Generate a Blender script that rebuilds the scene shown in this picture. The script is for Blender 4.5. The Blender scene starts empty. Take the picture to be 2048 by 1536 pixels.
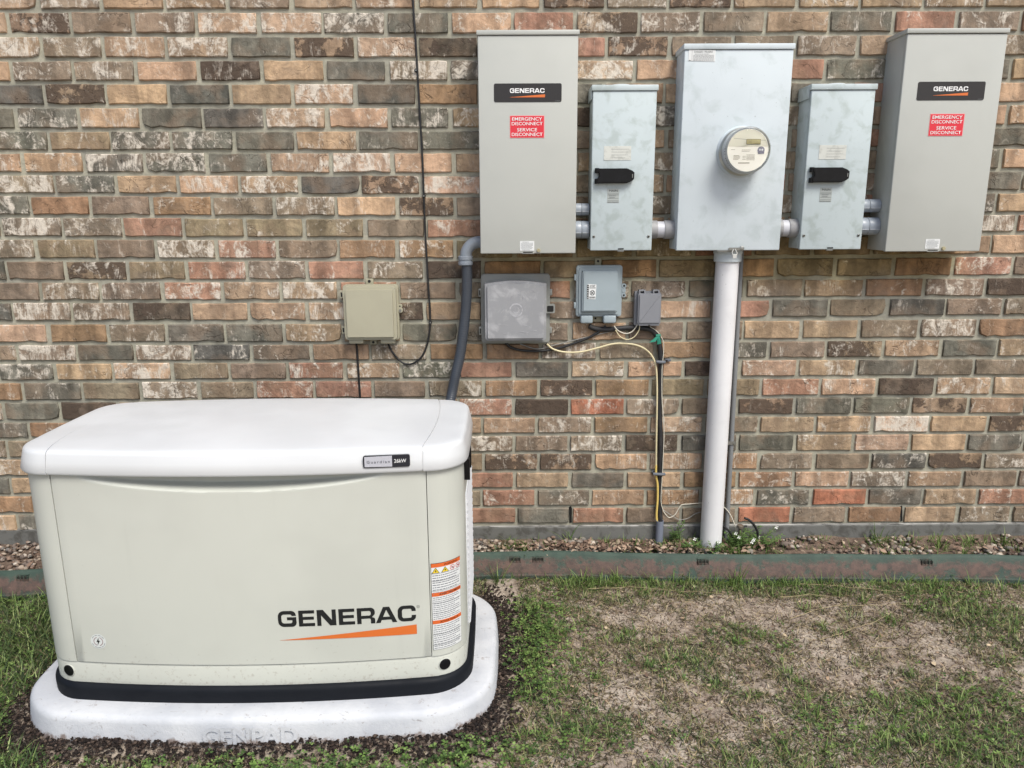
import bpy, bmesh, math, random
import numpy as np
from mathutils import Vector, Matrix, noise as mnoise

random.seed(7)
rng = np.random.default_rng(7)
scn = bpy.context.scene
COL = scn.collection

# ------------------------------------------------------------------ camera
F_PX = 1500.0                                   # focal length in photo pixels (photo 2048 wide)
CAM = Vector((0.0, -2.9955, 1.472))
RV = Vector((0.99997776, -0.00475736, -0.0046734))
UV = Vector((0.00560872, 0.22085157, 0.9752913))
FV = Vector((0.00360768, 0.97529583, -0.22087334))
cam_d = bpy.data.cameras.new('camera')
cam = bpy.data.objects.new('camera', cam_d)
COL.objects.link(cam)
M = Matrix((RV, UV, -FV)).transposed().to_4x4()
M.translation = CAM
cam.matrix_world = M
cam_d.sensor_width = 36.0
cam_d.lens = F_PX / 2048 * 36.0
cam_d.clip_start = 0.05
cam_d.clip_end = 500
scn.camera = cam


def at(px, py, y):
    """world point on the plane Y=y seen at photo pixel (px, py)"""
    d = RV * ((px - 1024) / F_PX) + UV * ((768 - py) / F_PX) + FV
    t = (y - CAM.y) / d.y
    return CAM + d * t


# ------------------------------------------------------------------ world, sun, exposure
SUN_EL, SUN_AZ = math.radians(53), math.radians(150)    # azimuth clockwise from +Y (the wall faces -Y)
world = bpy.data.worlds.new('World')
scn.world = world
world.use_nodes = True
nt = world.node_tree
nt.nodes.clear()
sky = nt.nodes.new('ShaderNodeTexSky')
sky.sky_type = 'NISHITA'
sky.sun_disc = False
sky.sun_elevation = SUN_EL
sky.sun_rotation = SUN_AZ
sky.air_density = 1.0
sky.dust_density = 3.0
sky.ozone_density = 0.6
bg = nt.nodes.new('ShaderNodeBackground')
bg.inputs['Strength'].default_value = 0.082
wo = nt.nodes.new('ShaderNodeOutputWorld')
nt.links.new(sky.outputs[0], bg.inputs[0])
nt.links.new(bg.outputs[0], wo.inputs[0])
sun_d = bpy.data.lights.new('sun', 'SUN')
sun_d.energy = 1.68
sun_d.angle = math.radians(24)
sun_d.color = (1.0, 0.985, 0.91)
sun = bpy.data.objects.new('sun', sun_d)
COL.objects.link(sun)
sd = Vector((math.sin(SUN_AZ) * math.cos(SUN_EL), math.cos(SUN_AZ) * math.cos(SUN_EL), math.sin(SUN_EL)))
sun.rotation_euler = sd.to_track_quat('Z', 'Y').to_euler()
sun.location = (2, -4, 6)
scn.view_settings.view_transform = 'Standard'
scn.view_settings.look = 'None'
scn.view_settings.gamma = 1.0
scn.view_settings.use_curve_mapping = False
scn.view_settings.exposure = 1.0


# ------------------------------------------------------------------ colours and materials
def lin(c):
    return tuple((v / 255 / 12.92) if v / 255 <= 0.04045 else ((v / 255 + 0.055) / 1.055) ** 2.4 for v in c)


def new_mat(name):
    m = bpy.data.materials.new(name)
    m.use_nodes = True
    n = m.node_tree
    b = n.nodes['Principled BSDF']
    return m, n, b


def N(nt, typ, **kw):
    n = nt.nodes.new(typ)
    for k, v in kw.items():
        if k in ('operation', 'data_type', 'blend_type', 'object', 'attribute_name', 'attribute_type',
                 'interpolation_type', 'feature', 'distance', 'noise_dimensions', 'clamp'):
            setattr(n, k, v)
        else:
            n.inputs[k].default_value = v
    return n


def mixc(nt, fac, a, b, mode='MIX'):
    m = nt.nodes.new('ShaderNodeMix')
    m.data_type = 'RGBA'
    m.blend_type = mode
    ins = {'f': m.inputs[0], 'a': m.inputs[6], 'b': m.inputs[7]}
    for k, v in (('f', fac), ('a', a), ('b', b)):
        if isinstance(v, bpy.types.NodeSocket):
            nt.links.new(v, ins[k])
        elif k == 'f':
            ins[k].default_value = v
        else:
            ins[k].default_value = (*v, 1.0) if len(v) == 3 else v
    return m.outputs[2]


def math_(nt, op, a, b=None, clamp=False):
    m = nt.nodes.new('ShaderNodeMath')
    m.operation = op
    m.use_clamp = clamp
    for i, v in enumerate((a, b)):
        if v is None:
            continue
        if isinstance(v, bpy.types.NodeSocket):
            nt.links.new(v, m.inputs[i])
        else:
            m.inputs[i].default_value = v
    return m.outputs[0]


def ramp(nt, v, lo, hi, a=0.0, b=1.0):
    m = nt.nodes.new('ShaderNodeMapRange')
    m.interpolation_type = 'SMOOTHSTEP'
    nt.links.new(v, m.inputs['Value'])
    m.inputs['From Min'].default_value = lo
    m.inputs['From Max'].default_value = hi
    m.inputs['To Min'].default_value = a
    m.inputs['To Max'].default_value = b
    return m.outputs[0]


def coords(nt, scale=(1, 1, 1), rot=(0, 0, 0)):
    g = nt.nodes.new('ShaderNodeNewGeometry')
    mp = nt.nodes.new('ShaderNodeMapping')
    mp.inputs['Scale'].default_value = scale
    mp.inputs['Rotation'].default_value = rot
    nt.links.new(g.outputs['Position'], mp.inputs['Vector'])
    return mp.outputs[0]


def noise_(nt, vec, scale, detail=3.0, rough=0.55, dist=0.0, out=0):
    n = nt.nodes.new('ShaderNodeTexNoise')
    n.inputs['Scale'].default_value = scale
    n.inputs['Detail'].default_value = detail
    n.inputs['Roughness'].default_value = rough
    n.inputs['Distortion'].default_value = dist
    nt.links.new(vec, n.inputs['Vector'])
    return n.outputs[out]


def bump(nt, b, h, strength, dist):
    n = nt.nodes.new('ShaderNodeBump')
    n.inputs['Strength'].default_value = strength
    n.inputs['Distance'].default_value = dist
    nt.links.new(h, n.inputs['Height'])
    nt.links.new(n.outputs[0], b.inputs['Normal'])


def paint(name, rgb, rough=0.5, metal=0.0, mottle=0.0, dark=None, mscale=8.0, grain=0.0, gscale=900.0,
          streak=0.0, spec=0.5, speck=0.0, dirt=0.0):
    """painted / plastic / metal surface: colour, wear blotches, orange peel"""
    m, n, b = new_mat(name)
    c = lin(rgb)
    b.inputs['Roughness'].default_value = rough
    b.inputs['Metallic'].default_value = metal
    b.inputs['Specular IOR Level'].default_value = spec
    v = coords(n)
    col = None
    base = c
    if mottle > 0:
        f = noise_(n, v, mscale, 5, 0.6, 0.4)
        f = ramp(n, f, 0.47, 0.66, 0.0, mottle)
        d = lin(dark) if dark else tuple(x * 0.7 for x in c)
        col = mixc(n, f, base, d)
        base = col
    if streak > 0:
        vs = coords(n, (14, 14, 1.2))
        f = noise_(n, vs, 3.0, 4, 0.6)
        f = ramp(n, f, 0.5, 0.75, 0.0, streak)
        col = mixc(n, f, base, tuple(x * 0.72 for x in c))
        base = col
    if speck > 0:
        f = noise_(n, v, 160, 2, 0.5)
        f = ramp(n, f, 0.74, 0.78, 0.0, speck)
        col = mixc(n, f, base, (0.05, 0.045, 0.04))
        base = col
    if dirt > 0:
        g0 = n.nodes.new('ShaderNodeNewGeometry')
        sz = n.nodes.new('ShaderNodeSeparateXYZ')
        n.links.new(g0.outputs['Position'], sz.inputs[0])
        f = math_(n, 'ADD', noise_(n, v, 75, 5, 0.7), ramp(n, sz.outputs['Z'], 0.05, 0.34, 0.17, 0.0))
        f = ramp(n, f, 0.66, 0.78, 0.0, dirt)
        col = mixc(n, f, base, lin((118, 98, 82)))
        base = col
        f = noise_(n, coords(n, (22, 22, 1.4)), 1.0, 5, 0.65)
        f = ramp(n, f, 0.56, 0.72, 0.0, dirt * 0.35)
        col = mixc(n, f, base, tuple(x * 0.78 for x in c))
        base = col
    f = noise_(n, v, 3.1, 3, 0.5)
    f = ramp(n, f, 0.35, 0.65, 0.955, 1.03)
    g = n.nodes.new('ShaderNodeVectorMath')
    g.operation = 'SCALE'
    if col is None:
        g.inputs[0].default_value = c
    else:
        n.links.new(base, g.inputs[0])
    n.links.new(f, g.inputs['Scale'])
    n.links.new(g.outputs[0], b.inputs['Base Color'])
    r = noise_(n, v, 14, 3)
    r = ramp(n, r, 0.3, 0.7, rough * 0.85, min(1, rough * 1.15))
    n.links.new(r, b.inputs['Roughness'])
    if grain > 0:
        h = noise_(n, v, gscale, 2)
        bump(n, b, h, grain, 0.0006)
    return m


def flat(name, rgb, rough=0.55):
    m, n, b = new_mat(name)
    b.inputs['Base Color'].default_value = (*lin(rgb), 1)
    b.inputs['Roughness'].default_value = rough
    return m


def olive_band(n, c):
    """darker olive band on the masonry just under the row of cabinets"""
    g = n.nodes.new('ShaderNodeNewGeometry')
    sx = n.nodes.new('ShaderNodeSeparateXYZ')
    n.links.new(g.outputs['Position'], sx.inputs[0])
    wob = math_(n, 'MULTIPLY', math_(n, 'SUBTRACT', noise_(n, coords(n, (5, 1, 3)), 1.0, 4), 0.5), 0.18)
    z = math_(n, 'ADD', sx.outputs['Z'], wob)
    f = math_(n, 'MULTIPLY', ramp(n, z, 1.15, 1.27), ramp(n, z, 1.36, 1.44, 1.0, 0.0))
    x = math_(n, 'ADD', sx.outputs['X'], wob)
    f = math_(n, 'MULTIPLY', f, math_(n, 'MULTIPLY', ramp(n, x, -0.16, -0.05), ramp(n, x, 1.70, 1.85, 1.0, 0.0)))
    return mixc(n, math_(n, 'MULTIPLY', f, 0.62), c, mixc(n, 1.0, c, (0.72, 0.62, 0.34), 'MULTIPLY'))  # multiplies the masonry colour towards dark olive inside the ragged band


# ---- brick (shared node graph; colour, whitewash and kiln darkness come from object info or attributes)
def brick_mat(name, use_attr):
    m, n, b = new_mat(name)
    if use_attr:
        a = n.nodes.new('ShaderNodeAttribute')
        a.attribute_name = 'tone'
        base, white = a.outputs['Color'], a.outputs['Alpha']
        k = n.nodes.new('ShaderNodeAttribute')
        k.attribute_name = 'kiln'
        kiln = k.outputs['Fac']
        k = n.nodes.new('ShaderNodeAttribute')
        k.attribute_name = 'luck'
        rnd = k.outputs['Fac']
    else:
        a = n.nodes.new('ShaderNodeObjectInfo')
        base, white, kiln = a.outputs['Color'], a.outputs['Alpha'], a.outputs['Object Index']
        rnd = a.outputs['Random']
    v = coords(n)
    # bands of tone running up the face (wire-cut marks), broad patches, and small stains
    vb = coords(n, (13, 1, 1.6))
    f1 = ramp(n, noise_(n, vb, 1.0, 4, 0.55, 0.3), 0.38, 0.62, 0.72, 1.22)
    f2 = ramp(n, noise_(n, v, 22, 5, 0.65, 0.6), 0.3, 0.7, 0.74, 1.22)
    f = math_(n, 'MULTIPLY', f1, f2)
    sc = n.nodes.new('ShaderNodeVectorMath')
    sc.operation = 'SCALE'
    n.links.new(base, sc.inputs[0])
    n.links.new(f, sc.inputs['Scale'])
    c = sc.outputs[0]
    # hue drift to ochre or to grey-brown inside one brick
    h = ramp(n, noise_(n, v, 9, 3, 0.5), 0.45, 0.65, 0.0, 0.38)
    c = mixc(n, h, c, lin((142, 120, 100)))
    h2 = ramp(n, noise_(n, coords(n, (5, 1, 7), (0, 0.3, 0)), 1.7, 3), 0.55, 0.75, 0.0, 0.45)
    c = mixc(n, h2, c, lin((118, 108, 98)))
    # kiln-burnt dark crust
    dk = noise_(n, v, 34, 6, 0.75, 0.5)
    dk2 = ramp(n, noise_(n, v, 8, 2), 0.35, 0.6, -0.12, 0.14)
    dk = math_(n, 'ADD', dk, dk2)
    dk = ramp(n, dk, 0.46, 0.56, 0.0, 0.88)
    dk = math_(n, 'MULTIPLY', dk, kiln, True)
    c = mixc(n, dk, c, lin((80, 68, 59)))
    # pits
    pit = ramp(n, noise_(n, v, 150, 3, 0.6), 0.66, 0.74, 0.0, 0.5)
    c = mixc(n, pit, c, lin((70, 60, 52)))
    # lime / slurry smears: combed upward strokes inside blotches
    vw = coords(n, (150, 1, 16), (0, 0.12, 0))
    tl = n.nodes.new('ShaderNodeCombineXYZ')
    n.links.new(math_(n, 'MULTIPLY', math_(n, 'SUBTRACT', rnd, 0.5), 1.3), tl.inputs['Y'])
    n.links.new(tl.outputs[0], vw.node.inputs['Rotation'])
    of = n.nodes.new('ShaderNodeCombineXYZ')
    for kk in 'XZ':
        n.links.new(math_(n, 'MULTIPLY', rnd, 37.0), of.inputs[kk])
    n.links.new(of.outputs[0], vw.node.inputs['Location'])
    st = noise_(n, vw, 1.0, 4, 0.6, 1.2)
    pt = noise_(n, coords(n, (17, 1, 12)), 1.0, 4, 0.6, 1.1)
    sw = noise_(n, v, 30, 4, 0.6, 2.5)
    w1 = math_(n, 'MULTIPLY', math_(n, 'FRACT', math_(n, 'MULTIPLY', rnd, 7.3)), 0.50)
    w2 = math_(n, 'SUBTRACT', 0.72, w1)
    s = math_(n, 'ADD', math_(n, 'MULTIPLY', st, math_(n, 'ADD', w1, 0.08)), math_(n, 'MULTIPLY', pt, 0.98))
    s = math_(n, 'ADD', s, math_(n, 'MULTIPLY', sw, w2))
    thr = math_(n, 'MULTIPLY', white, 0.245)
    s = math_(n, 'ADD', s, thr)
    wm = ramp(n, s, 0.98, 1.23, 0.0, 0.90)
    wgate = ramp(n, white, 0.02, 0.15, 0.28, 1.0)
    wm = math_(n, 'MULTIPLY', wm, wgate)
    c = mixc(n, wm, c, lin((208, 199, 186)))
    # creases: wandering hairlines in some faces
    cr = math_(n, 'ABSOLUTE', math_(n, 'SUBTRACT', noise_(n, v, 11, 3, 0.55, 0.8), 0.5))
    cr = ramp(n, cr, 0.0, 0.011, 1.0, 0.0)
    cr = math_(n, 'MULTIPLY', cr, ramp(n, noise_(n, coords(n, (1, 1, 1), (0, 0.5, 0)), 7, 2), 0.5, 0.6))
    c = mixc(n, math_(n, 'MULTIPLY', cr, 0.4), c, lin((72, 60, 50)))
    c = olive_band(n, c)
    n.links.new(c, b.inputs['Base Color'])
    b.inputs['Roughness'].default_value = 0.88
    b.inputs['Specular IOR Level'].default_value = 0.25
    hh = math_(n, 'ADD', math_(n, 'MULTIPLY', noise_(n, v, 70, 6, 0.7, 0.4), 1.0),
               math_(n, 'MULTIPLY', noise_(n, vb, 2.5, 3), 0.6))
    hh = math_(n, 'ADD', hh, math_(n, 'MULTIPLY', wm, 0.35))
    hh = math_(n, 'SUBTRACT', hh, math_(n, 'MULTIPLY', dk, 0.5))
    hh = math_(n, 'SUBTRACT', hh, math_(n, 'MULTIPLY', cr, 0.7))
    hh = math_(n, 'ADD', hh, math_(n, 'MULTIPLY', noise_(n, v, 14, 3, 0.5, 1.5), 1.5))
    bump(n, b, hh, 0.75, 0.0045)
    return m


M_BRICK = brick_mat('brick face', False)
M_BRICK_J = brick_mat('brick face joined', True)


def mortar_mat():
    m, n, b = new_mat('mortar')
    v = coords(n)
    f = ramp(n, noise_(n, v, 5, 4), 0.35, 0.65)
    c = mixc(n, f, lin((168, 165, 148)), lin((152, 150, 138)))
    g = n.nodes.new('ShaderNodeNewGeometry')
    sx = n.nodes.new('ShaderNodeSeparateXYZ')
    n.links.new(g.outputs['Position'], sx.inputs[0])
    mo = ramp(n, noise_(n, coords(n, (6, 1, 3)), 1.0, 4), 0.5, 0.7, 0.0, 0.45)
    c = mixc(n, mo, c, lin((122, 120, 104)))
    d = ramp(n, noise_(n, v, 60, 4), 0.3, 0.7, 0.0, 0.3)
    c = mixc(n, d, c, lin((112, 108, 98)))
    c = olive_band(n, c)
    n.links.new(c, b.inputs['Base Color'])
    b.inputs['Roughness'].default_value = 0.95
    h = math_(n, 'ADD', noise_(n, v, 45, 5, 0.6), math_(n, 'MULTIPLY', noise_(n, v, 400, 3), 0.3))
    bump(n, b, h, 0.7, 0.004)
    return m


M_MORTAR = mortar_mat()


def soil_mat(name, c1, c2, c3, scale=1.0, zmask=False):
    m, n, b = new_mat(name)
    v = coords(n)
    c = mixc(n, ramp(n, noise_(n, v, 4 * scale, 5, 0.6), 0.35, 0.65), lin(c1), lin(c2))
    c = mixc(n, ramp(n, noise_(n, v, 38 * scale, 6, 0.7), 0.42, 0.68, 0, 0.8), c, lin(c3))
    c = mixc(n, ramp(n, noise_(n, v, 220, 3, 0.6), 0.60, 0.72, 0, 0.6), c, lin(tuple(min(255, x + 45) for x in c1)))
    n.links.new(c, b.inputs['Base Color'])
    b.inputs['Roughness'].default_value = 1.0
    b.inputs['Specular IOR Level'].default_value = 0.15
    h = math_(n, 'ADD', noise_(n, v, 60, 7, 0.7), math_(n, 'MULTIPLY', noise_(n, v, 300, 3), 0.3))
    bump(n, b, h, 0.9, 0.008)
    return m


def attr_mat(name, rough=0.75, transl=0.0, spec=0.3):
    m, n, b = new_mat(name)
    a = n.nodes.new('ShaderNodeAttribute')
    a.attribute_name = 'tone'
    n.links.new(a.outputs['Color'], b.inputs['Base Color'])
    b.inputs['Roughness'].default_value = rough
    b.inputs['Specular IOR Level'].default_value = spec
    if transl > 0:
        out = n.nodes['Material Output']
        t = n.nodes.new('ShaderNodeBsdfTranslucent')
        n.links.new(a.outputs['Color'], t.inputs['Color'])
        mx = n.nodes.new('ShaderNodeMixShader')
        mx.inputs[0].default_value = transl
        n.links.new(b.outputs[0], mx.inputs[1])
        n.links.new(t.outputs[0], mx.inputs[2])
        n.links.new(mx.outputs[0], out.inputs['Surface'])
    return m


# ------------------------------------------------------------------ object helpers
ORG = {}


def origin(o):
    return ORG.get(o.name, Vector((0, 0, 0)))


def thing(name, label, cat, loc, group=None):
    o = bpy.data.objects.new(name, None)
    o.empty_display_size = 0.05
    COL.objects.link(o)
    o.location = loc
    ORG[o.name] = Vector(loc)
    o['label'] = label
    o['category'] = cat
    if group:
        o['group'] = group
    return o


def tag(o, label=None, cat=None, group=None, kind=None):
    if label: o['label'] = label
    if cat: o['category'] = cat
    if group: o['group'] = group
    if kind: o['kind'] = kind
    return o


def obj(name, bm, mat, parent=None):
    """bm in world coordinates -> one mesh object whose origin is its centre"""
    if isinstance(bm, bpy.types.Mesh):
        me = bm
        me.name = name
    else:
        me = bpy.data.meshes.new(name)
        bm.to_mesh(me)
        bm.free()
    n = len(me.vertices)
    co = np.empty(n * 3, np.float32)
    me.vertices.foreach_get('co', co)
    co = co.reshape(-1, 3)
    ce = (co.min(0) + co.max(0)) / 2
    co -= ce
    me.vertices.foreach_set('co', co.ravel())
    o = bpy.data.objects.new(name, me)
    COL.objects.link(o)
    c = Vector([float(x) for x in ce])
    ORG[o.name] = c
    if parent:
        o.parent = parent
        o.location = c - origin(parent)
    else:
        o.location = c
    if mat:
        for mm in (mat if isinstance(mat, (list, tuple)) else [mat]):
            me.materials.append(mm)
    return o


def smooth_by_angle(me, deg=35):
    """shade smooth, with edges sharper than deg marked sharp"""
    bm = bmesh.new()
    bm.from_mesh(me)
    lim = math.radians(deg)
    for f in bm.faces:
        f.smooth = True
    for e in bm.edges:
        if len(e.link_faces) == 2:
            e.smooth = e.calc_face_angle(0) < lim
    bm.to_mesh(me)
    bm.free()


def sobj(name, bm, mat, parent=None, deg=35):
    o = obj(name, bm, mat, parent)
    smooth_by_angle(o.data, deg)
    return o


def new():
    return bmesh.new()


def add_box(bm, x0, x1, y0, y1, z0, z1, bevel=0.0, seg=2, edges=None):
    r = bmesh.ops.create_cube(bm, size=1)
    vs = r['verts']
    for v in vs:
        v.co = Vector(((x0 + x1) / 2 + v.co.x * (x1 - x0), (y0 + y1) / 2 + v.co.y * (y1 - y0),
                       (z0 + z1) / 2 + v.co.z * (z1 - z0)))
    if bevel > 0:
        es = {e for v in vs for e in v.link_edges}
        if edges:
            es = {e for e in es if edges((e.verts[0].co + e.verts[1].co) / 2, (e.verts[1].co - e.verts[0].co).normalized())}
        bmesh.ops.bevel(bm, geom=list(es), offset=bevel, segments=seg, affect='EDGES', profile=0.5)
    return bm


def box(*a, **k):
    return add_box(new(), *a, **k)


def add_lathe(bm, prof, c, axis, seg=32, cap0=True, cap1=True, ph=0.0):
    """prof: list of (radius, distance along axis)"""
    ax = Vector(axis).normalized()
    up = Vector((0, 0, 1)) if abs(ax.z) < 0.9 else Vector((1, 0, 0))
    u = ax.cross(up).normalized()
    w = ax.cross(u)
    rings = []
    for r, d in prof:
        ring = []
        for i in range(seg):
            t = 2 * math.pi * i / seg + ph
            ring.append(bm.verts.new(Vector(c) + ax * d + (u * math.cos(t) + w * math.sin(t)) * r))
        rings.append(ring)
    for a, b in zip(rings, rings[1:]):
        for i in range(seg):
            j = (i + 1) % seg
            bm.faces.new((a[i], a[j], b[j], b[i]))
    if cap0: bm.faces.new(rings[0][::-1])
    if cap1: bm.faces.new(rings[-1])
    bmesh.ops.recalc_face_normals(bm, faces=bm.faces)
    return bm


def spline(pts, n=8):
    """Catmull-Rom through pts"""
    P = [Vector(p) for p in pts]
    P = [P[0] * 2 - P[1]] + P + [P[-1] * 2 - P[-2]]
    out = []
    for i in range(1, len(P) - 2):
        for k in range(n):
            t = k / n
            a, b, c, d = P[i - 1], P[i], P[i + 1], P[i + 2]
            out.append(0.5 * ((2 * b) + (c - a) * t + (2 * a - 5 * b + 4 * c - d) * t * t +
                              (3 * b - a - 3 * c + d) * t ** 3))
    out.append(P[-2])
    return out


def add_tube(bm, pts, r, seg=10, rfun=None, cap=True):
    pts = [Vector(p) for p in pts]
    n = len(pts)
    rings = []
    pu = None
    for i, p in enumerate(pts):
        t = (pts[min(i + 1, n - 1)] - pts[max(i - 1, 0)]).normalized()
        if pu is None:
            a = Vector((0, 1, 0)) if abs(t.y) < 0.9 else Vector((1, 0, 0))
            pu = t.cross(a).normalized()
        u = (pu - t * pu.dot(t)).normalized()
        pu = u
        w = t.cross(u)
        rr = rfun(i, n) if rfun else r
        rings.append([bm.verts.new(p + (u * math.cos(2 * math.pi * k / seg) + w * math.sin(2 * math.pi * k / seg)) * rr)
                      for k in range(seg)])
    for a, b in zip(rings, rings[1:]):
        for k in range(seg):
            j = (k + 1) % seg
            bm.faces.new((a[k], a[j], b[j], b[k]))
    if cap:
        bm.faces.new(rings[0][::-1])
        bm.faces.new(rings[-1])
    bmesh.ops.recalc_face_normals(bm, faces=bm.faces)
    return bm


def tube(*a, **k):
    return add_tube(new(), *a, **k)


def add_poly(bm, pts2, y0, y1, plane='XZ', fn=None):
    """extrude a closed outline (x,z) between y0 (front) and y1 (back)"""
    f = [bm.verts.new((x, y0, z)) for x, z in pts2]
    b = [bm.verts.new((x, y1, z)) for x, z in pts2]
    n = len(f)
    ff = bm.faces.new(f)
    bm.faces.new(b[::-1])
    for i in range(n):
        j = (i + 1) % n
        bm.faces.new((f[j], f[i], b[i], b[j]))
    bmesh.ops.recalc_face_normals(bm, faces=bm.faces)
    return bm


def rrect(x0, x1, z0, z1, r, n=5):
    out = []
    for cx, cz, a0 in ((x1 - r, z1 - r, 0), (x0 + r, z1 - r, 90), (x0 + r, z0 + r, 180), (x1 - r, z0 + r, 270)):
        for k in range(n + 1):
            t = math.radians(a0 + 90 * k / n)
            out.append((cx + r * math.cos(t), cz + r * math.sin(t)))
    return out


# ------------------------------------------------------------------ flat print: lettering and marks
def text_bm(s, x, z, h, y, w=None, bold=0.0, anchor='l', fn=None, spacing=1.0, depth=0.0, italic=0.0, sub=False):
    """letters in the XZ plane facing -Y; x,z = lower left (or centre), h = cap height, w = full width"""
    c = bpy.data.curves.new('t', 'FONT')
    c.body = s
    c.size = 1.0
    c.offset = bold
    c.space_character = spacing
    c.shear = italic
    c.resolution_u = 3
    o = bpy.data.objects.new('t', c)
    me = bpy.data.meshes.new_from_object(o)
    bpy.data.objects.remove(o)
    bm = new()
    bm.from_mesh(me)
    bpy.data.meshes.remove(me)
    xs = [v.co.x for v in bm.verts]
    ys = [v.co.y for v in bm.verts]
    x0, x1, y0, y1 = min(xs), max(xs), min(ys), max(ys)
    caps = 0.70
    sz = h / caps
    sx = (w / (x1 - x0)) if w else sz
    ox = x if anchor == 'l' else x - sx * (x1 - x0) / 2
    if depth > 0:
        r = bmesh.ops.extrude_face_region(bm, geom=bm.faces[:])
        for g in r['geom']:
            if isinstance(g, bmesh.types.BMVert):
                g.co.z = 1.0
    for v in bm.verts:
        px, pz, k = ox + (v.co.x - x0) * sx, z + v.co.y * sz, v.co.z
        yy = (fn(px) if fn else 0) + y - k * depth
        v.co = Vector((px, yy, pz))
    bmesh.ops.recalc_face_normals(bm, faces=bm.faces)
    if depth <= 0:
        for f in bm.faces:
            if f.normal.y > 0:
                f.normal_flip()
    return bm


def join(*bms):
    out = new()
    for b in bms:
        me = bpy.data.meshes.new('j')
        b.to_mesh(me)
        b.free()
        out.from_mesh(me)
        bpy.data.meshes.remove(me)
    return out


def outline_bm(loops, X, Z, sx, sz, y, fn=None, nx=1):
    """letter outlines (lists of (u,v)), filled with holes"""
    c = bpy.data.curves.new('o', 'CURVE')
    c.dimensions = '2D'
    c.fill_mode = 'FRONT'
    for lp in loops:
        s = c.splines.new('POLY')
        s.points.add(len(lp) - 1)
        for p, (u, v) in zip(s.points, lp):
            p.co = (u, v, 0, 1)
        s.use_cyclic_u = True
    o = bpy.data.objects.new('o', c)
    me = bpy.data.meshes.new_from_object(o)
    bpy.data.objects.remove(o)
    bm = new()
    bm.from_mesh(me)
    bpy.data.meshes.remove(me)
    for v in bm.verts:
        px, pz = X + v.co.x * sx, Z + v.co.y * sz
        v.co = Vector((px, (fn(px) if fn else 0) + y, pz))
    bmesh.ops.recalc_face_normals(bm, faces=bm.faces)
    for f in bm.faces:
        if f.normal.y > 0:
            f.normal_flip()
    return bm


def arc(cx, cy, rx, ry, a0, a1, n=5):
    return [(cx + rx * math.cos(math.radians(a0 + (a1 - a0) * k / n)), cy + ry * math.sin(math.radians(a0 + (a1 - a0) * k / n)))
            for k in range(n + 1)]


def wide_word(X, Z, w, h, y, fn=None):
    """the maker's extended bold capitals, built letter by letter on a 100-high grid"""
    t = 22.0   # horizontal stroke
    q = 25.0   # vertical stroke

    def letG():
        o = arc(34, 66, 34, 34, 90, 180) + arc(34, 34, 34, 34, 180, 270) + arc(80, 26, 26, 26, 270, 360)
        o += [(106, 60), (52, 60), (52, 42), (82, 42), (82, 32)] + arc(72, 32, 10, 10, 0, -90, 3)
        o += arc(36, 38, 16, 16, 270, 180) + arc(36, 64, 16, 14, 180, 90) + arc(70, 68, 10, 10, 90, 0, 3)
        o += [(104, 68)] + arc(76, 72, 28, 28, 5, 90)
        return [o], 106

    def letE():
        return [[(0, 0), (0, 100), (92, 100), (92, 80), (q, 80), (q, 60), (88, 60), (88, 41), (q, 41), (q, 20), (93, 20), (93, 0)]], 93

    def letN():
        return [[(0, 0), (0, 100), (36, 100), (86, 34), (86, 100), (110, 100), (110, 0), (74, 0), (24, 66), (24, 0)]], 110

    def letR():
        o = [(0, 0), (0, 100)] + arc(78, 74, 26, 26, 90, 0) + arc(80, 68, 24, 24, 0, -60, 4) + arc(82, 26, 22, 14, 80, 0, 3)
        o += [(104, 0), (79, 0), (79, 22)] + arc(72, 24, 7, 8, 0, 90, 3) + [(q, 32), (q, 0)]
        i = [(q, 80)] + arc(70, 66, 10, 14, 90, 0, 4) + arc(70, 62, 10, 11, 0, -90, 4) + [(q, 51)]
        return [o, i], 104

    def letA():
        return [[(0, 0), (44, 100), (80, 100), (124, 0), (97, 0), (90, 18), (34, 18), (27, 0)],
                [(42, 37), (82, 37), (62, 82)]], 124

    def letC():
        o = arc(34, 66, 34, 34, 90, 180) + arc(34, 34, 34, 34, 180, 270) + arc(76, 30, 30, 30, 270, 360)
        o += [(106, 38), (81, 38), (81, 32)] + arc(71, 32, 10, 11, 0, -90, 3)
        o += arc(36, 37, 11, 16, 270, 180) + arc(36, 63, 11, 16, 180, 90) + arc(71, 69, 10, 10, 90, 0, 3)
        o += [(81, 63), (105, 63)] + arc(76, 70, 29, 30, 0, 90)
        return [o], 106

    seqL = [letG, letE, letN, letE, letR, letA, letC]
    gap = 13.0
    ker = [gap, gap, gap + 2, gap, 4, 4, 0]
    total = sum(f()[1] for f in seqL) + sum(ker)
    s = w / total
    x = 0
    out = []
    for f, kx in zip(seqL, ker):
        lo, ad = f()
        out.append(outline_bm(lo, X + x * s, Z, s, h / 100.0, y, fn))
        x += ad + kx
    return join(*out)


def strip_bm(x0, x1, fz0, fz1, y, fn=None, n=14):
    """a filled band between heights fz0(t) and fz1(t), t in 0..1, following fn(x)"""
    bm = new()
    prev = None
    for i in range(n + 1):
        t = i / n
        x = x0 + (x1 - x0) * t
        yy = y + (fn(x) if fn else 0)
        a = bm.verts.new((x, yy, fz0(t)))
        b = bm.verts.new((x, yy, fz1(t)))
        if prev:
            bm.faces.new((prev[0], a, b, prev[1]))
        prev = (a, b)
    for f in bm.faces:
        f.normal_update()
        if f.normal.y > 0:
            f.normal_flip()
    return bm


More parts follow.
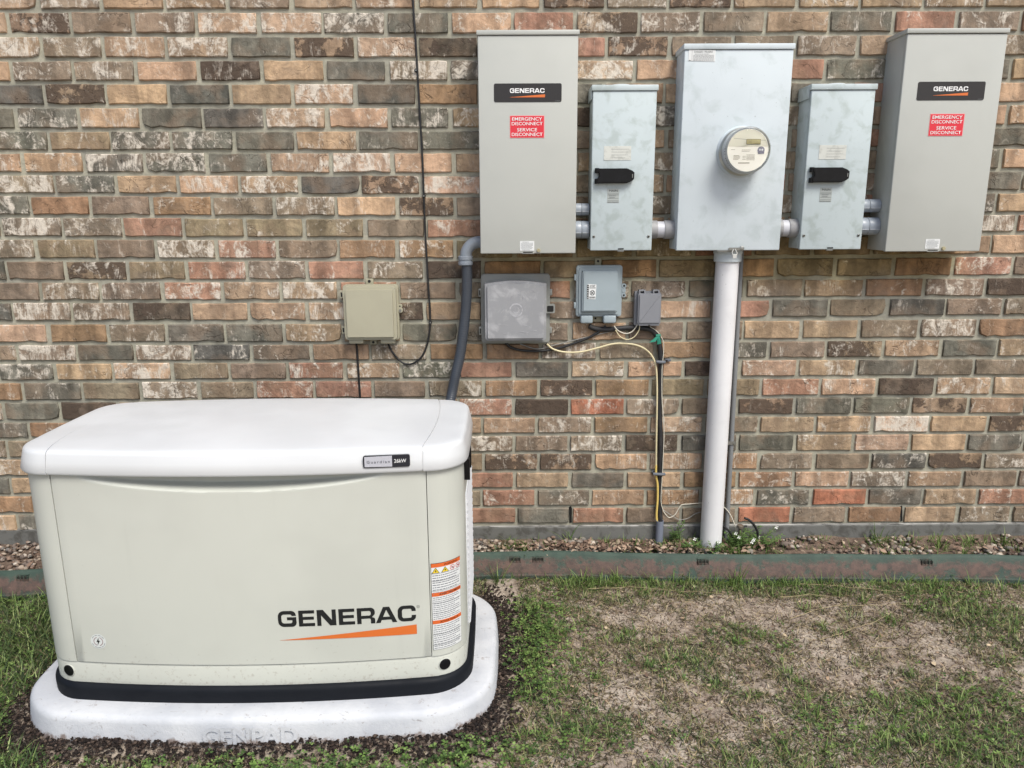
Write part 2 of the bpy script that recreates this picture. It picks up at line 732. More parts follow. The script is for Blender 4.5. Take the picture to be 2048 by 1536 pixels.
def fine_print(x0, x1, z0, z1, rows, y, fn=None, seed=1, fill=0.42, center=False):
    """rows of unreadably small words, as in the photograph"""
    r = random.Random(seed)
    bm = new()
    dz = (z1 - z0) / rows
    for i in range(rows):
        z = z1 - (i + 0.5) * dz
        lim = x1 - (x1 - x0) * (r.random() * 0.25 if r.random() < 0.5 else 0.02)
        x = x0 + ((x1 - lim) / 2 if center else 0)
        if center:
            lim -= (x1 - lim) / 2
        while x < lim:
            wd = (x1 - x0) * r.uniform(0.04, 0.12)
            e = min(x + wd, lim)
            hh = dz * fill / 2
            vs = [bm.verts.new((px, y + (fn(px) if fn else 0), pz)) for px, pz in ((x, z - hh), (e, z - hh), (e, z + hh), (x, z + hh))]
            bm.faces.new(vs)
            x = e + (x1 - x0) * 0.018
    return bm

# ================================================================== THE BRICK WALL
# per course: heights of the bed line at x=-1.75, -0.17 and 1.74; head joints; colour and smear code of each brick
BRICK_ROWS = [
    ([2.215, 2.212, 2.209], [-1.717, -1.488, -1.258, -1.025, -0.791, -0.563, -0.331, -0.1, 0.129, 0.361, 0.593, 0.829, 1.067, 1.298, 1.534, 1.761], 'p3 b5 o0 t4 b4 t2 t4 t1 o1 k2 b6 k1 t1 t5 t1 t3 t3'),
    ([2.133, 2.125, 2.127], [-1.839, -1.607, -1.38, -1.148, -0.917, -0.683, -0.448, -0.213, 0.021, 0.251, 0.489, 0.72, 0.953, 1.192, 1.431, 1.665, 1.899], 'p4 k3 b1 b3 p6 p6 g5 g2 o3 r1 k3 b4 b1 t1 g2 r1 b3 r1'),
    ([2.049, 2.044, 2.044], [-1.728, -1.502, -1.269, -1.032, -0.8, -0.564, -0.334, -0.102, 0.134, 0.37, 0.603, 0.838, 1.073, 1.308, 1.546, 1.782], 't8 b5 t4 t7 g1 k1 p6 d1 h r1 k2 b1 b1 b4 t1 h b5'),
    ([1.967, 1.963, 1.96], [-1.852, -1.624, -1.389, -1.154, -0.918, -0.682, -0.449, -0.219, 0.013, 0.245, 0.475, 0.712, 0.952, 1.192, 1.428, 1.663, 1.889], 'o0 b5 b4 o2 d1 o0 g0 b8 g5 h p8 o4 h r0 g3 h g0 o0'),
    ([1.884, 1.878, 1.878], [-1.74, -1.509, -1.274, -1.042, -0.809, -0.573, -0.341, -0.108, 0.126, 0.361, 0.591, 0.829, 1.065, 1.299, 1.537, 1.774], 's0 k1 o1 s0 t0 p7 s0 n0 h g0 h o0 h g0 r0 h o1'),
    ([1.799, 1.794, 1.797], [-1.859, -1.623, -1.39, -1.155, -0.92, -0.683, -0.447, -0.217, 0.02, 0.255, 0.486, 0.722, 0.957, 1.195, 1.429, 1.665, 1.899], 'g0 g4 o5 g0 s1 p6 o3 g5 t6 h d0 g5 h b4 h h o0 o2'),
    ([1.72, 1.713, 1.718], [-1.748, -1.514, -1.282, -1.043, -0.81, -0.572, -0.335, -0.101, 0.136, 0.37, 0.605, 0.842, 1.077, 1.313, 1.55, 1.785, 2.021], 'g5 t1 g6 g5 g1 o3 g1 g2 h b0 h b2 h b0 r0 h g0 h'),
    ([1.638, 1.629, 1.635], [-1.86, -1.625, -1.393, -1.154, -0.918, -0.679, -0.441, -0.208, 0.027, 0.261, 0.497, 0.732, 0.964, 1.199, 1.432, 1.665, 1.899], 'o5 o3 g7 g8 g2 p5 p8 o1 t1 h t2 h h b1 b0 h g1 o1'),
    ([1.56, 1.549, 1.555], [-1.745, -1.513, -1.273, -1.036, -0.804, -0.57, -0.336, -0.099, 0.136, 0.37, 0.608, 0.842, 1.078, 1.313, 1.549, 1.783, 1.989], 'b8 g4 o1 o5 t7 s0 k3 p6 h b0 h o0 h b0 b2 h g0 b0'),
    ([1.479, 1.466, 1.472], [-1.851, -1.62, -1.385, -1.15, -0.907, -0.668, -0.432, -0.209, 0.026, 0.259, 0.493, 0.728, 0.962, 1.196, 1.431, 1.665, 1.9], 'g6 n0 b1 n3 b1 b6 o1 k3 b1 h b0 b4 h b3 h h g2 o1'),
    ([1.396, 1.385, 1.396], [-1.977, -1.739, -1.504, -1.268, -1.029, -0.797, -0.558, -0.326, -0.09, 0.147, 0.382, 0.617, 0.854, 1.089, 1.324, 1.559, 1.794, 1.991], 'b3 b7 b5 r2 y1 y1 y2 b0 r3 h h h h h h h h b6 r1'),
    ([1.312, 1.304, 1.311], [-1.853, -1.621, -1.386, -1.148, -0.909, -0.67, -0.439, -0.211, 0.025, 0.262, 0.496, 0.73, 0.965, 1.199, 1.434, 1.669, 1.902], 'b4 y2 b1 b8 r4 b2 n2 n5 y2 y2 y1 y3 h y0 y0 y1 t0 o0'),
    ([1.228, 1.223, 1.227], [-1.982, -1.75, -1.508, -1.274, -1.034, -0.797, -0.566, -0.331, -0.102, 0.134, 0.362, 0.59, 0.824, 1.058, 1.294, 1.526, 1.762, 2.001], 'g3 b0 k3 y1 r3 b3 r1 b3 d0 n0 b0 n0 y0 n0 y0 y1 n0 r5 b0'),
    ([1.147, 1.143, 1.146], [-1.86, -1.622, -1.378, -1.14, -0.906, -0.676, -0.441, -0.204, 0.025, 0.254, 0.483, 0.71, 0.942, 1.175, 1.418, 1.657, 1.9], 'b0 b5 b4 r5 t2 t6 h b1 b0 h b4 b4 g0 b2 t3 n2 b5 d0'),
    ([1.065, 1.058, 1.068], [-1.983, -1.746, -1.51, -1.271, -1.04, -0.808, -0.572, -0.336, -0.104, 0.129, 0.357, 0.588, 0.82, 1.051, 1.285, 1.52, 1.754, 1.985], 's1 b7 b6 d1 t0 t2 t4 d2 t0 h b3 b0 o3 r0 g2 b0 s1 b2 b1'),
    ([0.977, 0.972, 0.979], [-1.852, -1.614, -1.379, -1.143, -0.904, -0.669, -0.434, -0.206, 0.02, 0.246, 0.478, 0.709, 0.946, 1.181, 1.417, 1.658, 1.893], 'p3 n0 b2 g1 g2 t3 t1 g1 g0 b1 o2 b1 b0 o1 t1 b2 b6 n2'),
    ([0.902, 0.897, 0.899], [-1.989, -1.751, -1.516, -1.281, -1.044, -0.801, -0.564, -0.326, -0.1, 0.127, 0.361, 0.592, 0.823, 1.053, 1.285, 1.52, 1.754, 1.986], 'b4 b8 g0 b6 s3 b2 t1 b5 n0 n0 b6 b1 n1 h b2 k3 t3 g0 t2'),
    ([0.822, 0.822, 0.822], [-1.849, -1.612, -1.372, -1.137, -0.901, -0.669, -0.44, -0.209, 0.017, 0.248, 0.476, 0.712, 0.942, 1.177, 1.422, 1.659, 1.9], 'g6 o3 p6 b1 b0 r4 t6 g5 r0 g0 t4 o2 d0 p3 t3 g1 b1 b1'),
    ([0.738, 0.743, 0.739], [-1.992, -1.749, -1.51, -1.272, -1.042, -0.798, -0.559, -0.337, -0.104, 0.121, 0.349, 0.579, 0.807, 1.033, 1.278, 1.512, 1.751, 1.986], 'n1 g3 b0 b8 b2 r4 r1 b0 b3 n3 k1 n1 y0 y0 r2 o2 d0 o5 p2'),
    ([0.655, 0.663, 0.66], [-1.85, -1.612, -1.377, -1.143, -0.91, -0.677, -0.445, -0.212, 0.018, 0.248, 0.479, 0.706, 0.941, 1.177, 1.419, 1.66, 1.897], 'g0 d0 h h h h h h r5 d0 e2 b5 b0 k0 g1 g1 k1 t2'),
    ([0.578, 0.586, 0.58], [-1.99, -1.753, -1.518, -1.282, -1.048, -0.812, -0.578, -0.344, -0.112, 0.114, 0.346, 0.578, 0.805, 1.038, 1.271, 1.51, 1.747, 1.989], 'g1 n1 h h h h h h t1 o4 b5 n1 p4 b1 t1 o3 p9 o0 k1'),
    ([0.496, 0.507, 0.498], [-2.092, -1.859, -1.625, -1.389, -1.156, -0.921, -0.686, -0.451, -0.217, 0.018, 0.25, 0.477, 0.71, 0.951, 1.193, 1.438, 1.674, 1.911, 2.147], 'b1 b1 h h h h h h h b7 b3 b7 d1 g1 g0 t3 p3 o0 g2 t0'),
    ([0.414, 0.424, 0.419], [-2.002, -1.766, -1.53, -1.293, -1.057, -0.82, -0.584, -0.347, -0.11, 0.121, 0.351, 0.582, 0.813, 1.047, 1.28, 1.515, 1.755, 1.99], 't4 h h h h h h h y0 k3 k1 o1 t4 n2 b2 b0 s2 k0 b3'),
    ([0.334, 0.345, 0.339], [-2.103, -1.867, -1.631, -1.396, -1.16, -0.924, -0.688, -0.452, -0.216, 0.02, 0.255, 0.488, 0.727, 0.961, 1.199, 1.437, 1.678, 1.914, 2.145], 'g0 t1 h h h h h h h r0 t2 g0 o1 n0 n3 o3 b5 t3 b0 b2'),
    ([0.25, 0.265, 0.259], [-2.017, -1.781, -1.544, -1.307, -1.07, -0.832, -0.595, -0.358, -0.12, 0.112, 0.34, 0.575, 0.809, 1.043, 1.279, 1.517, 1.755, 1.99], 'n1 h h h h h h h b0 r2 g3 o1 n3 n4 g2 e0 g1 t1 r3'),
    ([0.169, 0.186, 0.177], [-2.096, -1.859, -1.623, -1.387, -1.15, -0.914, -0.678, -0.443, -0.207, 0.03, 0.258, 0.493, 0.73, 0.967, 1.202, 1.442, 1.677, 1.912, 2.144], 'o2 g3 h h h h h h h r0 g0 r1 b0 b0 e0 b1 n0 t1 b4 b1'),
]
TONES = {'o': (180, 142, 112), 't': (160, 130, 104), 'b': (132, 114, 98), 'g': (104, 102, 94), 'd': (90, 76, 66),
         'r': (166, 114, 94), 'n': (154, 114, 84), 'p': (180, 144, 120), 'y': (138, 120, 92), 's': (88, 88, 85),
         'k': (146, 118, 96), 'e': (176, 98, 72), 'h': (134, 112, 94)}

wall = thing('brick_wall', 'weathered brick house wall of mixed tan, grey and brown bricks behind all the boxes',
             'wall', (0, 0.05, 0.17))


def brick_variant(seed):
    """unit brick: length 1 (x), height 1 (z), real depth in y; ragged arrises and chipped corners"""
    r = random.Random(seed)
    n_x = 7
    top = [(-0.5 + i / n_x, 0.5 + r.uniform(-0.028, 0.012)) for i in range(n_x + 1)]
    bot = [(0.5 - i / n_x, -0.5 + r.uniform(-0.02, 0.055) * (1.7 if r.random() < 0.15 else 0.6)) for i in range(n_x + 1)]
    cut = 0.012
    for lst, sx in ((top, 1), (bot, -1)):
        lst[0] = (lst[0][0] + sx * r.uniform(0.0, cut), lst[0][1])
        lst[-1] = (lst[-1][0] - sx * r.uniform(0.0, cut), lst[-1][1])
    rim = top + [(0.5 + r.uniform(-0.012, 0.008), r.uniform(-0.1, 0.1))] + bot + [(-0.5 + r.uniform(-0.008, 0.012), r.uniform(-0.1, 0.1))]
    if r.random() < 0.22:      # one knocked-off corner
        k = r.choice([0, n_x, n_x + 2, 2 * n_x + 2])
        x, z = rim[k]
        rim[k] = (x - math.copysign(0.022, x), z - math.copysign(0.12, z))
    me = bpy.data.meshes.new('brick')
    L = len(rim)
    vs, fs = [], []
    for x, z in rim:
        vs.append((x, 0.030, z))
    for x, z in rim:
        vs.append((x, 0.0015 + r.uniform(-0.001, 0.001), z))
    for x, z in rim:
        vs.append((x * 0.978, -0.0035 + r.uniform(-0.0012, 0.0012), z * 0.90))
    for i in range(L):
        j = (i + 1) % L
        fs.append((j, i, L + i, L + j))
        fs.append((L + j, L + i, 2 * L + i, 2 * L + j))
    # face, in strips top to bottom so that it follows the arris
    t0, b0 = 2 * L, 2 * L + n_x + 2
    for i in range(n_x):
        fs.append((t0 + i, t0 + i + 1, b0 + n_x - i - 1, b0 + n_x - i))
    fs.append((t0 + n_x, t0 + n_x + 1, b0))
    fs.append((b0 + n_x, 3 * L - 1, t0))
    me.from_pydata(vs, [], fs)
    me.validate()
    smooth_by_angle(me, 50)
    return me


VAR = [brick_variant(i) for i in range(26)]
for me in VAR:
    me.materials.append(M_BRICK)


def bed(row, x):
    a, b, c = row[0]
    if x < -0.17:
        return a + (b - a) * (x + 1.75) / 1.58
    return b + (c - b) * (x + 0.17) / 1.91


rb = random.Random(11)
bricks = []       # (size rank, x centre, z centre, length, height, tone, white, kiln)
BH = 0.0640
# regions hidden by boxes and the generator (world x0,x1,z0,z1 on the wall plane, as seen from the camera)
for ri in range(-2, 27):
    if ri < 0:
        base = BRICK_ROWS[0 if ri == -2 else 1]
        up = (2 if ri == -2 else 2) * 0.0813
        row = ([v + up for v in base[0]], base[1], ' '.join(base[2].split()[::-1]))
    elif ri > 25:
        continue
    else:
        row = BRICK_ROWS[ri]
    js, codes = list(row[1]), row[2].split()
    xs = [js[0] - 0.2337] + js + [js[-1] + 0.2337]
    # carry the wall on past both ends of the picture
    while xs[0] > -3.6:
        xs.insert(0, xs[0] - 0.2337)
        codes.insert(0, rb.choice('o2 b3 t2 g1 p3 r1 k1 n1'.split()))
    while xs[-1] < 3.6:
        xs.append(xs[-1] + 0.2337)
        codes.append(rb.choice('o2 b3 t2 g1 p3 r1 k1 n1'.split()))
    for k in range(len(codes)):
        a, b = xs[k], xs[k + 1]
        gap = rb.uniform(0.011, 0.017)
        cx, L = (a + b) / 2 + rb.uniform(-.002, .002), (b - a) - gap
        zb = bed(row, cx)
        # height of this course: to the bed of the course above, less the joint
        up = BRICK_ROWS[ri - 1] if ri > 0 else None
        zt = bed(up, cx) if up else zb + 0.0813
        H = min(0.071, (zt - zb) - rb.uniform(0.0115, 0.0150))
        code = codes[k]
        hid = code == 'h'
        ch = 'obtgntr'[rb.randrange(7)] if hid else code[0]
        wv = (rb.randrange(4) if hid else int(code[1])) / 9.0
        t = TONES[ch]
        mean = sum(t) / 3
        grey = (mean * 1.07, mean * 1.01, mean * 0.875)
        t = lin(tuple(min(255, v * 0.62 + g * 0.38) * 1.01 for v, g in zip(t, grey)))
        j = rb.uniform(0.92, 1.08)
        t = tuple(v * j * rb.uniform(0.97, 1.03) for v in t)
        kiln = 1.0 if ch in 'kd' else (0.25 if rb.random() < 0.3 else 0.0)
        if ch == 'd':
            kiln = 1.0
        p = at(1024, 768, 0)
        d = (Vector((cx, 0, zb)) - CAM)
        w = d.dot(FV)
        sx, sy = 1024 + F_PX * d.dot(RV) / w, 768 - F_PX * d.dot(UV) / w
        inside = -90 < sx < 2130 and -25 < sy < 1100
        size = 1 / w if (inside and not hid) else 0
        if inside and not hid and (sx < 0 or sx > 2048):
            size *= 0.5
        bricks.append((size, cx, zb, L, H, t, wv, kiln))
bricks.sort(key=lambda b: -b[0])
for i, (size, cx, zb, L, H, t, wv, kiln) in enumerate(bricks[:298]):
    me = VAR[rb.randrange(len(VAR))]
    o = bpy.data.objects.new('brick', me)
    COL.objects.link(o)
    o.parent = wall
    o.location = Vector((cx, rb.uniform(-0.0015, 0.0015), zb + H / 2)) - origin(wall)
    o.scale = (L, 1, H)
    o.rotation_euler = (0, rb.uniform(-0.006, 0.006), 0)
    o.color = (*t, wv)
    o.pass_index = 1 if kiln >= 1 else 0
# the other bricks, joined
vs, fs, tones, kil, lucks = [], [], [], [], []
for size, cx, zb, L, H, t, wv, kiln in bricks[298:]:
    me = VAR[rb.randrange(len(VAR))]
    o0 = len(vs)
    yy = rb.uniform(-0.0015, 0.0015)
    lk_ = rb.random()
    for v in me.vertices:
        lucks.append(lk_)
        vs.append((cx + v.co.x * L, v.co.y + yy, zb + H / 2 + v.co.z * H))
        tones.append((*t, wv))
        kil.append(1.0 if kiln >= 1 else 0.0)
    for f in me.polygons:
        fs.append([o0 + k for k in f.vertices])
me = bpy.data.meshes.new('brick')
me.from_pydata(vs, [], fs)
ca = me.color_attributes.new('tone', 'FLOAT_COLOR', 'POINT')
ca.data.foreach_set('color', np.array(tones, np.float32).ravel())
ka = me.attributes.new('kiln', 'FLOAT', 'POINT')
ka.data.foreach_set('value', np.array(kil, np.float32))
la = me.attributes.new('luck', 'FLOAT', 'POINT')
la.data.foreach_set('value', np.array(lucks, np.float32))
smooth_by_angle(me, 50)
o = obj('brick', me, M_BRICK_J, wall)
o['kind'] = 'stuff'


def grid_mesh(xs, ys, zf, flip=False):
    """height field: zf(X, Y) -> Z"""
    X, Y = np.meshgrid(xs, ys)
    Z = zf(X, Y)
    nx, ny = len(xs), len(ys)
    co = np.stack([X.ravel(), Y.ravel(), Z.ravel()], 1).astype(np.float32)
    i = np.arange((nx - 1) * (ny - 1))
    a = (i // (nx - 1)) * nx + i % (nx - 1)
    q = np.stack([a, a + 1, a + nx + 1, a + nx], 1).astype(np.int32)
    if flip:
        q = q[:, ::-1]
    return raw_mesh(co, q)


def raw_mesh(co, quads, name='m', tones=None, smooth=True):
    me = bpy.data.meshes.new(name)
    me.vertices.add(len(co))
    me.vertices.foreach_set('co', np.ascontiguousarray(co, np.float32).ravel())
    k = quads.shape[1]
    me.loops.add(quads.size)
    me.loops.foreach_set('vertex_index', np.ascontiguousarray(quads, np.int32).ravel())
    me.polygons.add(len(quads))
    me.polygons.foreach_set('loop_start', np.arange(len(quads), dtype=np.int32) * k)
    me.polygons.foreach_set('loop_total', np.full(len(quads), k, np.int32))
    me.polygons.foreach_set('use_smooth', np.full(len(quads), smooth, bool))
    me.update(calc_edges=True)
    if tones is not None:
        ca = me.color_attributes.new('tone', 'FLOAT_COLOR', 'POINT')
        t = np.ones((len(co), 4), np.float32)
        t[:, :3] = tones
        ca.data.foreach_set('color', t.ravel())
    return me


def fbm(X, Y, s, oct=4, seed=0):
    """cheap value noise, 0..1"""
    out = np.zeros_like(X, dtype=np.float64)
    amp, tot = 1.0, 0.0
    for o in range(oct):
        r = np.random.default_rng(seed * 31 + o)
        T = r.random((256, 256))
        x, y = X * s + 500, Y * s + 500
        xi, yi = np.floor(x).astype(int), np.floor(y).astype(int)
        fx, fy = x - xi, y - yi
        fx, fy = fx * fx * (3 - 2 * fx), fy * fy * (3 - 2 * fy)
        g = lambda a, b: T[a % 256, b % 256]
        out += amp * ((g(xi, yi) * (1 - fx) + g(xi + 1, yi) * fx) * (1 - fy) + (g(xi, yi + 1) * (1 - fx) + g(xi + 1, yi + 1) * fx) * fy)
        tot += amp
        amp *= 0.5
        s *= 2.0
    return out / tot


# mortar: a rough sheet a few millimetres behind the brick faces, with a solid wall behind it
gx = np.linspace(-3.7, 3.7, 900)
gz = np.linspace(0.165, 2.36, 330)
mo = grid_mesh(gx, gz, lambda X, Y: 0.0055 + 0.0022 * (fbm(X, Y, 40, 3, 5) - 0.5) + 0.004 * (fbm(X, Y, 9, 2, 6) - 0.5))
co = np.empty(len(mo.vertices) * 3, np.float32)
mo.vertices.foreach_get('co', co)
co = co.reshape(-1, 3)
co = co[:, [0, 2, 1]]
mo.vertices.foreach_set('co', co.ravel())
obj('mortar', mo, M_MORTAR, wall)
obj('wall_core', box(-3.7, 3.7, 0.014, 0.22, 0.0, 2.37), M_MORTAR, wall)

# two open weep joints in the lowest course
for u, v0, v1, hw in ((1141, 1013, 1046, 0.0056), (1803.5, 1012, 1043, 0.0036)):
    a_, b_ = at(u, v0, 0), at(u, v1, 0)
    gp_ = new()
    add_poly(gp_, [(b_.x - hw * 0.7, b_.z), (b_.x + hw, b_.z + 0.002), (a_.x + hw * 1.2, a_.z - 0.01), (a_.x + hw * 0.5, a_.z), (a_.x - hw, a_.z - 0.004)], 0.0012, 0.009)
    obj('weep_joint', gp_, flat('open joint', (14, 13, 12), 1.0), wall)

# foundation ledge
bm = box(-3.7, 3.7, -0.004, 0.013, -0.05, 0.166, 0.003, 1)
M_CONC = paint('concrete', (102, 102, 99), 0.95, mottle=0.9, dark=(74, 72, 68), mscale=18, grain=0.8, gscale=180)
o = obj('foundation', bm, M_CONC)
o['kind'] = 'structure'
me = grid_mesh(np.linspace(-3.7, 3.7, 500), np.linspace(0, 1, 4),
               lambda X, Y: np.zeros_like(X))
co = np.empty(len(me.vertices) * 3, np.float32)
me.vertices.foreach_get('co', co)
co = co.reshape(-1, 3)
w = 0.001 + 0.008 * fbm(co[:, 0], co[:, 0] * 0, 14, 3, 3)
tt = co[:, 1].copy()
co[:, 1] = 0.002 - 0.012 * np.clip(fbm(co[:, 0], co[:, 0] * 0, 26, 4, 31) - 0.30, 0, 1) * np.sin(tt * math.pi * 0.9)
co[:, 2] = 0.172 - tt * w * 1.6
me.vertices.foreach_set('co', co.ravel())
M_LIME = paint('lime mortar smear', (160, 158, 154), 0.95, mottle=0.95, dark=(108, 106, 104), mscale=16, grain=0.8, gscale=200)
o = obj('mortar_ledge', me, M_LIME, wall)

# ================================================================== GROUND
PADC = (-0.758, -0.745)          # generator centre


def pad_dist(X, Y):
    """rough signed distance to the pad outline"""
    dx = np.abs(X - PADC[0]) - (0.702 - 0.16)
    dy = np.abs(Y - PADC[1]) - (0.385 - 0.16)
    return np.hypot(np.maximum(dx, 0), np.maximum(dy, 0)) + np.minimum(np.maximum(dx, dy), 0) - 0.16


def ground_z(X, Y):
    near = np.exp(-((X / 4.5) ** 2 + ((Y + 0.8) / 3.0) ** 2))
    z = near * (0.020 * (fbm(X, Y, 3.5, 3, 1) - 0.5) + 0.016 * (fbm(X, Y, 16, 4, 2) - 0.5))
    d = pad_dist(X, Y)
    z = z + near * 0.014 * np.exp(-((d - 0.04) / 0.06) ** 2) * (fbm(X, Y, 22, 3, 9))
    z = z + 0.35 * (1 - np.exp(-(np.maximum(0, np.hypot(X, Y) - 6) / 30) ** 2)) * (fbm(X, Y, 0.08, 2, 4) - 0.5)
    return z


far = np.array([4, 5.5, 8, 12, 18, 28, 42, 60])
xs = np.concatenate([-far[::-1], np.arange(-3.2, 3.2, 0.0125), far])
ys = np.concatenate([-far[::-1], np.arange(-3.2, 0.02, 0.0125), [0.12, 2, 6, 14, 30, 60]])
M_SOIL = soil_mat('bare soil', (182, 170, 156), (154, 140, 127), (104, 91, 80))
o = obj('ground', grid_mesh(xs, ys, ground_z), M_SOIL)
o['kind'] = 'structure'

# raised bed between the edging and the wall
EDGE = [(-3.6, -0.262), (-2.0, -0.238), (-1.2, -0.165), (-0.157, -0.104), (0.78, -0.138), (2.07, -0.178), (3.6, -0.20)]
ex = np.array([p[0] for p in EDGE]); ey = np.array([p[1] for p in EDGE])
edge_y = lambda x: np.interp(x, ex, ey)
xs = np.linspace(-3.6, 3.6, 520)
bs = np.linspace(0, 1, 18)
me = grid_mesh(xs, bs, lambda X, Y: 0.072 + 0.014 * fbm(X, Y * 0.2, 9, 3, 8) + 0.012 * Y + 0.040 * fbm(X, Y, 3, 3, 18) * Y ** 2)
co = np.empty(len(me.vertices) * 3, np.float32)
me.vertices.foreach_get('co', co)
co = co.reshape(-1, 3)
co[:, 1] = (edge_y(co[:, 0]) + 0.004) * (1 - co[:, 1]) + 0.0 * co[:, 1]
me.vertices.foreach_set('co', co.ravel())
M_BED = soil_mat('bed soil', (118, 102, 90), (98, 85, 75), (74, 62, 54))
o = obj('planting_bed', me, M_BED)
o['kind'] = 'structure'


def bed_z(x, y):
    ty = min(1.0, max(0.0, 1 - abs(y / float(edge_y(x)))))
    a = np.array([[x]]); b = np.array([[ty]])
    return float(0.080 + 0.012 * ty + 0.040 * fbm(a, b, 3, 3, 18)[0, 0] * ty ** 2)


# ---- scattered solids
def scatter_solids(centres, sizes, seed, n=0, flatn=(0.5, 0.75), tones=None, jitter=0.22):
    """rounded irregular stones: a 14-vertex blob each"""
    r = np.random.default_rng(seed)
    base = np.array([(1, 0, 0), (-1, 0, 0), (0, 1, 0), (0, -1, 0), (0, 0, 1), (0, 0, -1)] +
                    [(a, b, c) for a in (.62, -.62) for b in (.62, -.62) for c in (.62, -.62)], float)
    tri = []
    # cube corners 6..13 joined to axis points -> 24 triangles
    idx = {k: i + 6 for i, k in enumerate([(a, b, c) for a in (1, -1) for b in (1, -1) for c in (1, -1)])}
    for ax, s, vi in ((0, 1, 0), (0, -1, 1), (1, 1, 2), (1, -1, 3), (2, 1, 4), (2, -1, 5)):
        ring = []
        for u, v in ((1, 1), (-1, 1), (-1, -1), (1, -1)):
            k = [0, 0, 0]
            k[ax] = s
            k[(ax + 1) % 3] = u
            k[(ax + 2) % 3] = v
            ring.append(idx[tuple(k)])
        for i in range(4):
            t = (vi, ring[i], ring[(i + 1) % 4])
            tri.append(t if s > 0 else t[::-1])
    tri = np.array(tri)
    K = len(centres)
    P = base[None] * (1 + jitter * (r.random((K, 14, 1)) - 0.5) * 2)
    sx = sizes[:, None] * (0.75 + 0.5 * r.random((K, 1)))
    sy = sizes[:, None] * (0.6 + 0.4 * r.random((K, 1)))
    sz = sizes[:, None] * (flatn[0] + (flatn[1] - flatn[0]) * r.random((K, 1)))
    P = P * np.stack([sx, sy, sz], 2) * 0.5
    a = r.random(K) * 2 * np.pi
    ca, sa = np.cos(a)[:, None], np.sin(a)[:, None]
    tx = (r.random((K, 1)) - 0.5) * 0.9
    x = P[..., 0] * ca - P[..., 1] * sa
    y = P[..., 0] * sa + P[..., 1] * ca
    z = P[..., 2] + y * tx
    V = np.stack([x, y, z], 2) + centres[:, None]
    T = (tri[None] + (np.arange(K) * 14)[:, None, None]).reshape(-1, 3)
    ton = np.repeat(tones, 14, 0) if tones is not None else None
    return raw_mesh(V.reshape(-1, 3), T, tones=ton, smooth=True)


def pal(names, K, r, j=0.15):
    P = np.array([lin(c) for c in names])
    t = P[r.integers(0, len(P), K)]
    return t * (1 + j * (r.random((K, 1)) * 2 - 1))


M_STONE = attr_mat('river pebbles', 0.8)
r = np.random.default_rng(21)
K = 3400
px = r.uniform(-3.4, 3.4, K)
t = r.random(K)
py = edge_y(px) * (1 - t) * 0.93 + (-0.012) * t
den = fbm(px, py, 5, 3, 12)
keep = (den > 0.40) | (px < -1.5)
px, py = px[keep], py[keep]
K = len(px)
sz = r.uniform(0.010, 0.028, K) * np.where(r.random(K) < 0.15, 1.5, 1.0)
ty = 1 - np.abs(py / edge_y(px))
pz = 0.084 + 0.010 * r.random(K) + 0.012 * ty + 0.038 * fbm(px, ty, 3, 3, 18) * ty ** 2
tn = pal([(152, 138, 124), (130, 114, 101), (112, 100, 92), (172, 162, 150), (106, 102, 98), (120, 101, 89), (142, 134, 124)], K, r, 0.25)
o = obj('pebble', scatter_solids(np.stack([px, py, pz], 1), sz, 3, tones=tn), M_STONE)
tag(o, 'small brown and tan pebbles filling the strip between edging and brick wall', 'gravel', kind='stuff')


# ---- dead leaves and bark scraps in the bed and on the lawn
def scatter_leaves(c, size, seed, tones, aspect=(0.35, 0.7), tilt=0.7, curl=0.35):
    r = np.random.default_rng(seed)
    K = len(c)
    u = np.array([-1, -0.45, 0.25, 1.0])
    wv = np.array([0.05, 0.9, 0.85, 0.03])
    V = np.zeros((K, 8, 3))
    asp = r.uniform(*aspect, K)[:, None]
    cu = r.uniform(-curl, curl, K)[:, None]
    cv = r.uniform(-curl, curl, K)[:, None]
    V[:, :4, 0] = u; V[:, 4:, 0] = u
    V[:, :4, 1] = wv * asp; V[:, 4:, 1] = -wv * asp
    V[:, :, 2] = cu * V[:, :, 0] ** 2 + cv * (V[:, :, 1] / asp) ** 2 * 0.6
    V += r.normal(0, 0.05, V.shape)
    V *= size[:, None, None] * 0.5
    a = r.random(K) * 2 * np.pi
    tx, ty = r.normal(0, tilt / 2, K), r.normal(0, tilt / 2, K)
    x, y, z = V[..., 0], V[..., 1], V[..., 2]
    y, z = y * np.cos(tx)[:, None] - z * np.sin(tx)[:, None], y * np.sin(tx)[:, None] + z * np.cos(tx)[:, None]
    x, z = x * np.cos(ty)[:, None] - z * np.sin(ty)[:, None], x * np.sin(ty)[:, None] + z * np.cos(ty)[:, None]
    x, y = x * np.cos(a)[:, None] - y * np.sin(a)[:, None], x * np.sin(a)[:, None] + y * np.cos(a)[:, None]
    V = np.stack([x, y, z], 2) + c[:, None]
    q = np.array([(0, 1, 5, 4), (1, 2, 6, 5), (2, 3, 7, 6)])
    Q = (q[None] + (np.arange(K) * 8)[:, None, None]).reshape(-1, 4)
    return raw_mesh(V.reshape(-1, 3), Q, tones=np.repeat(tones, 8, 0))


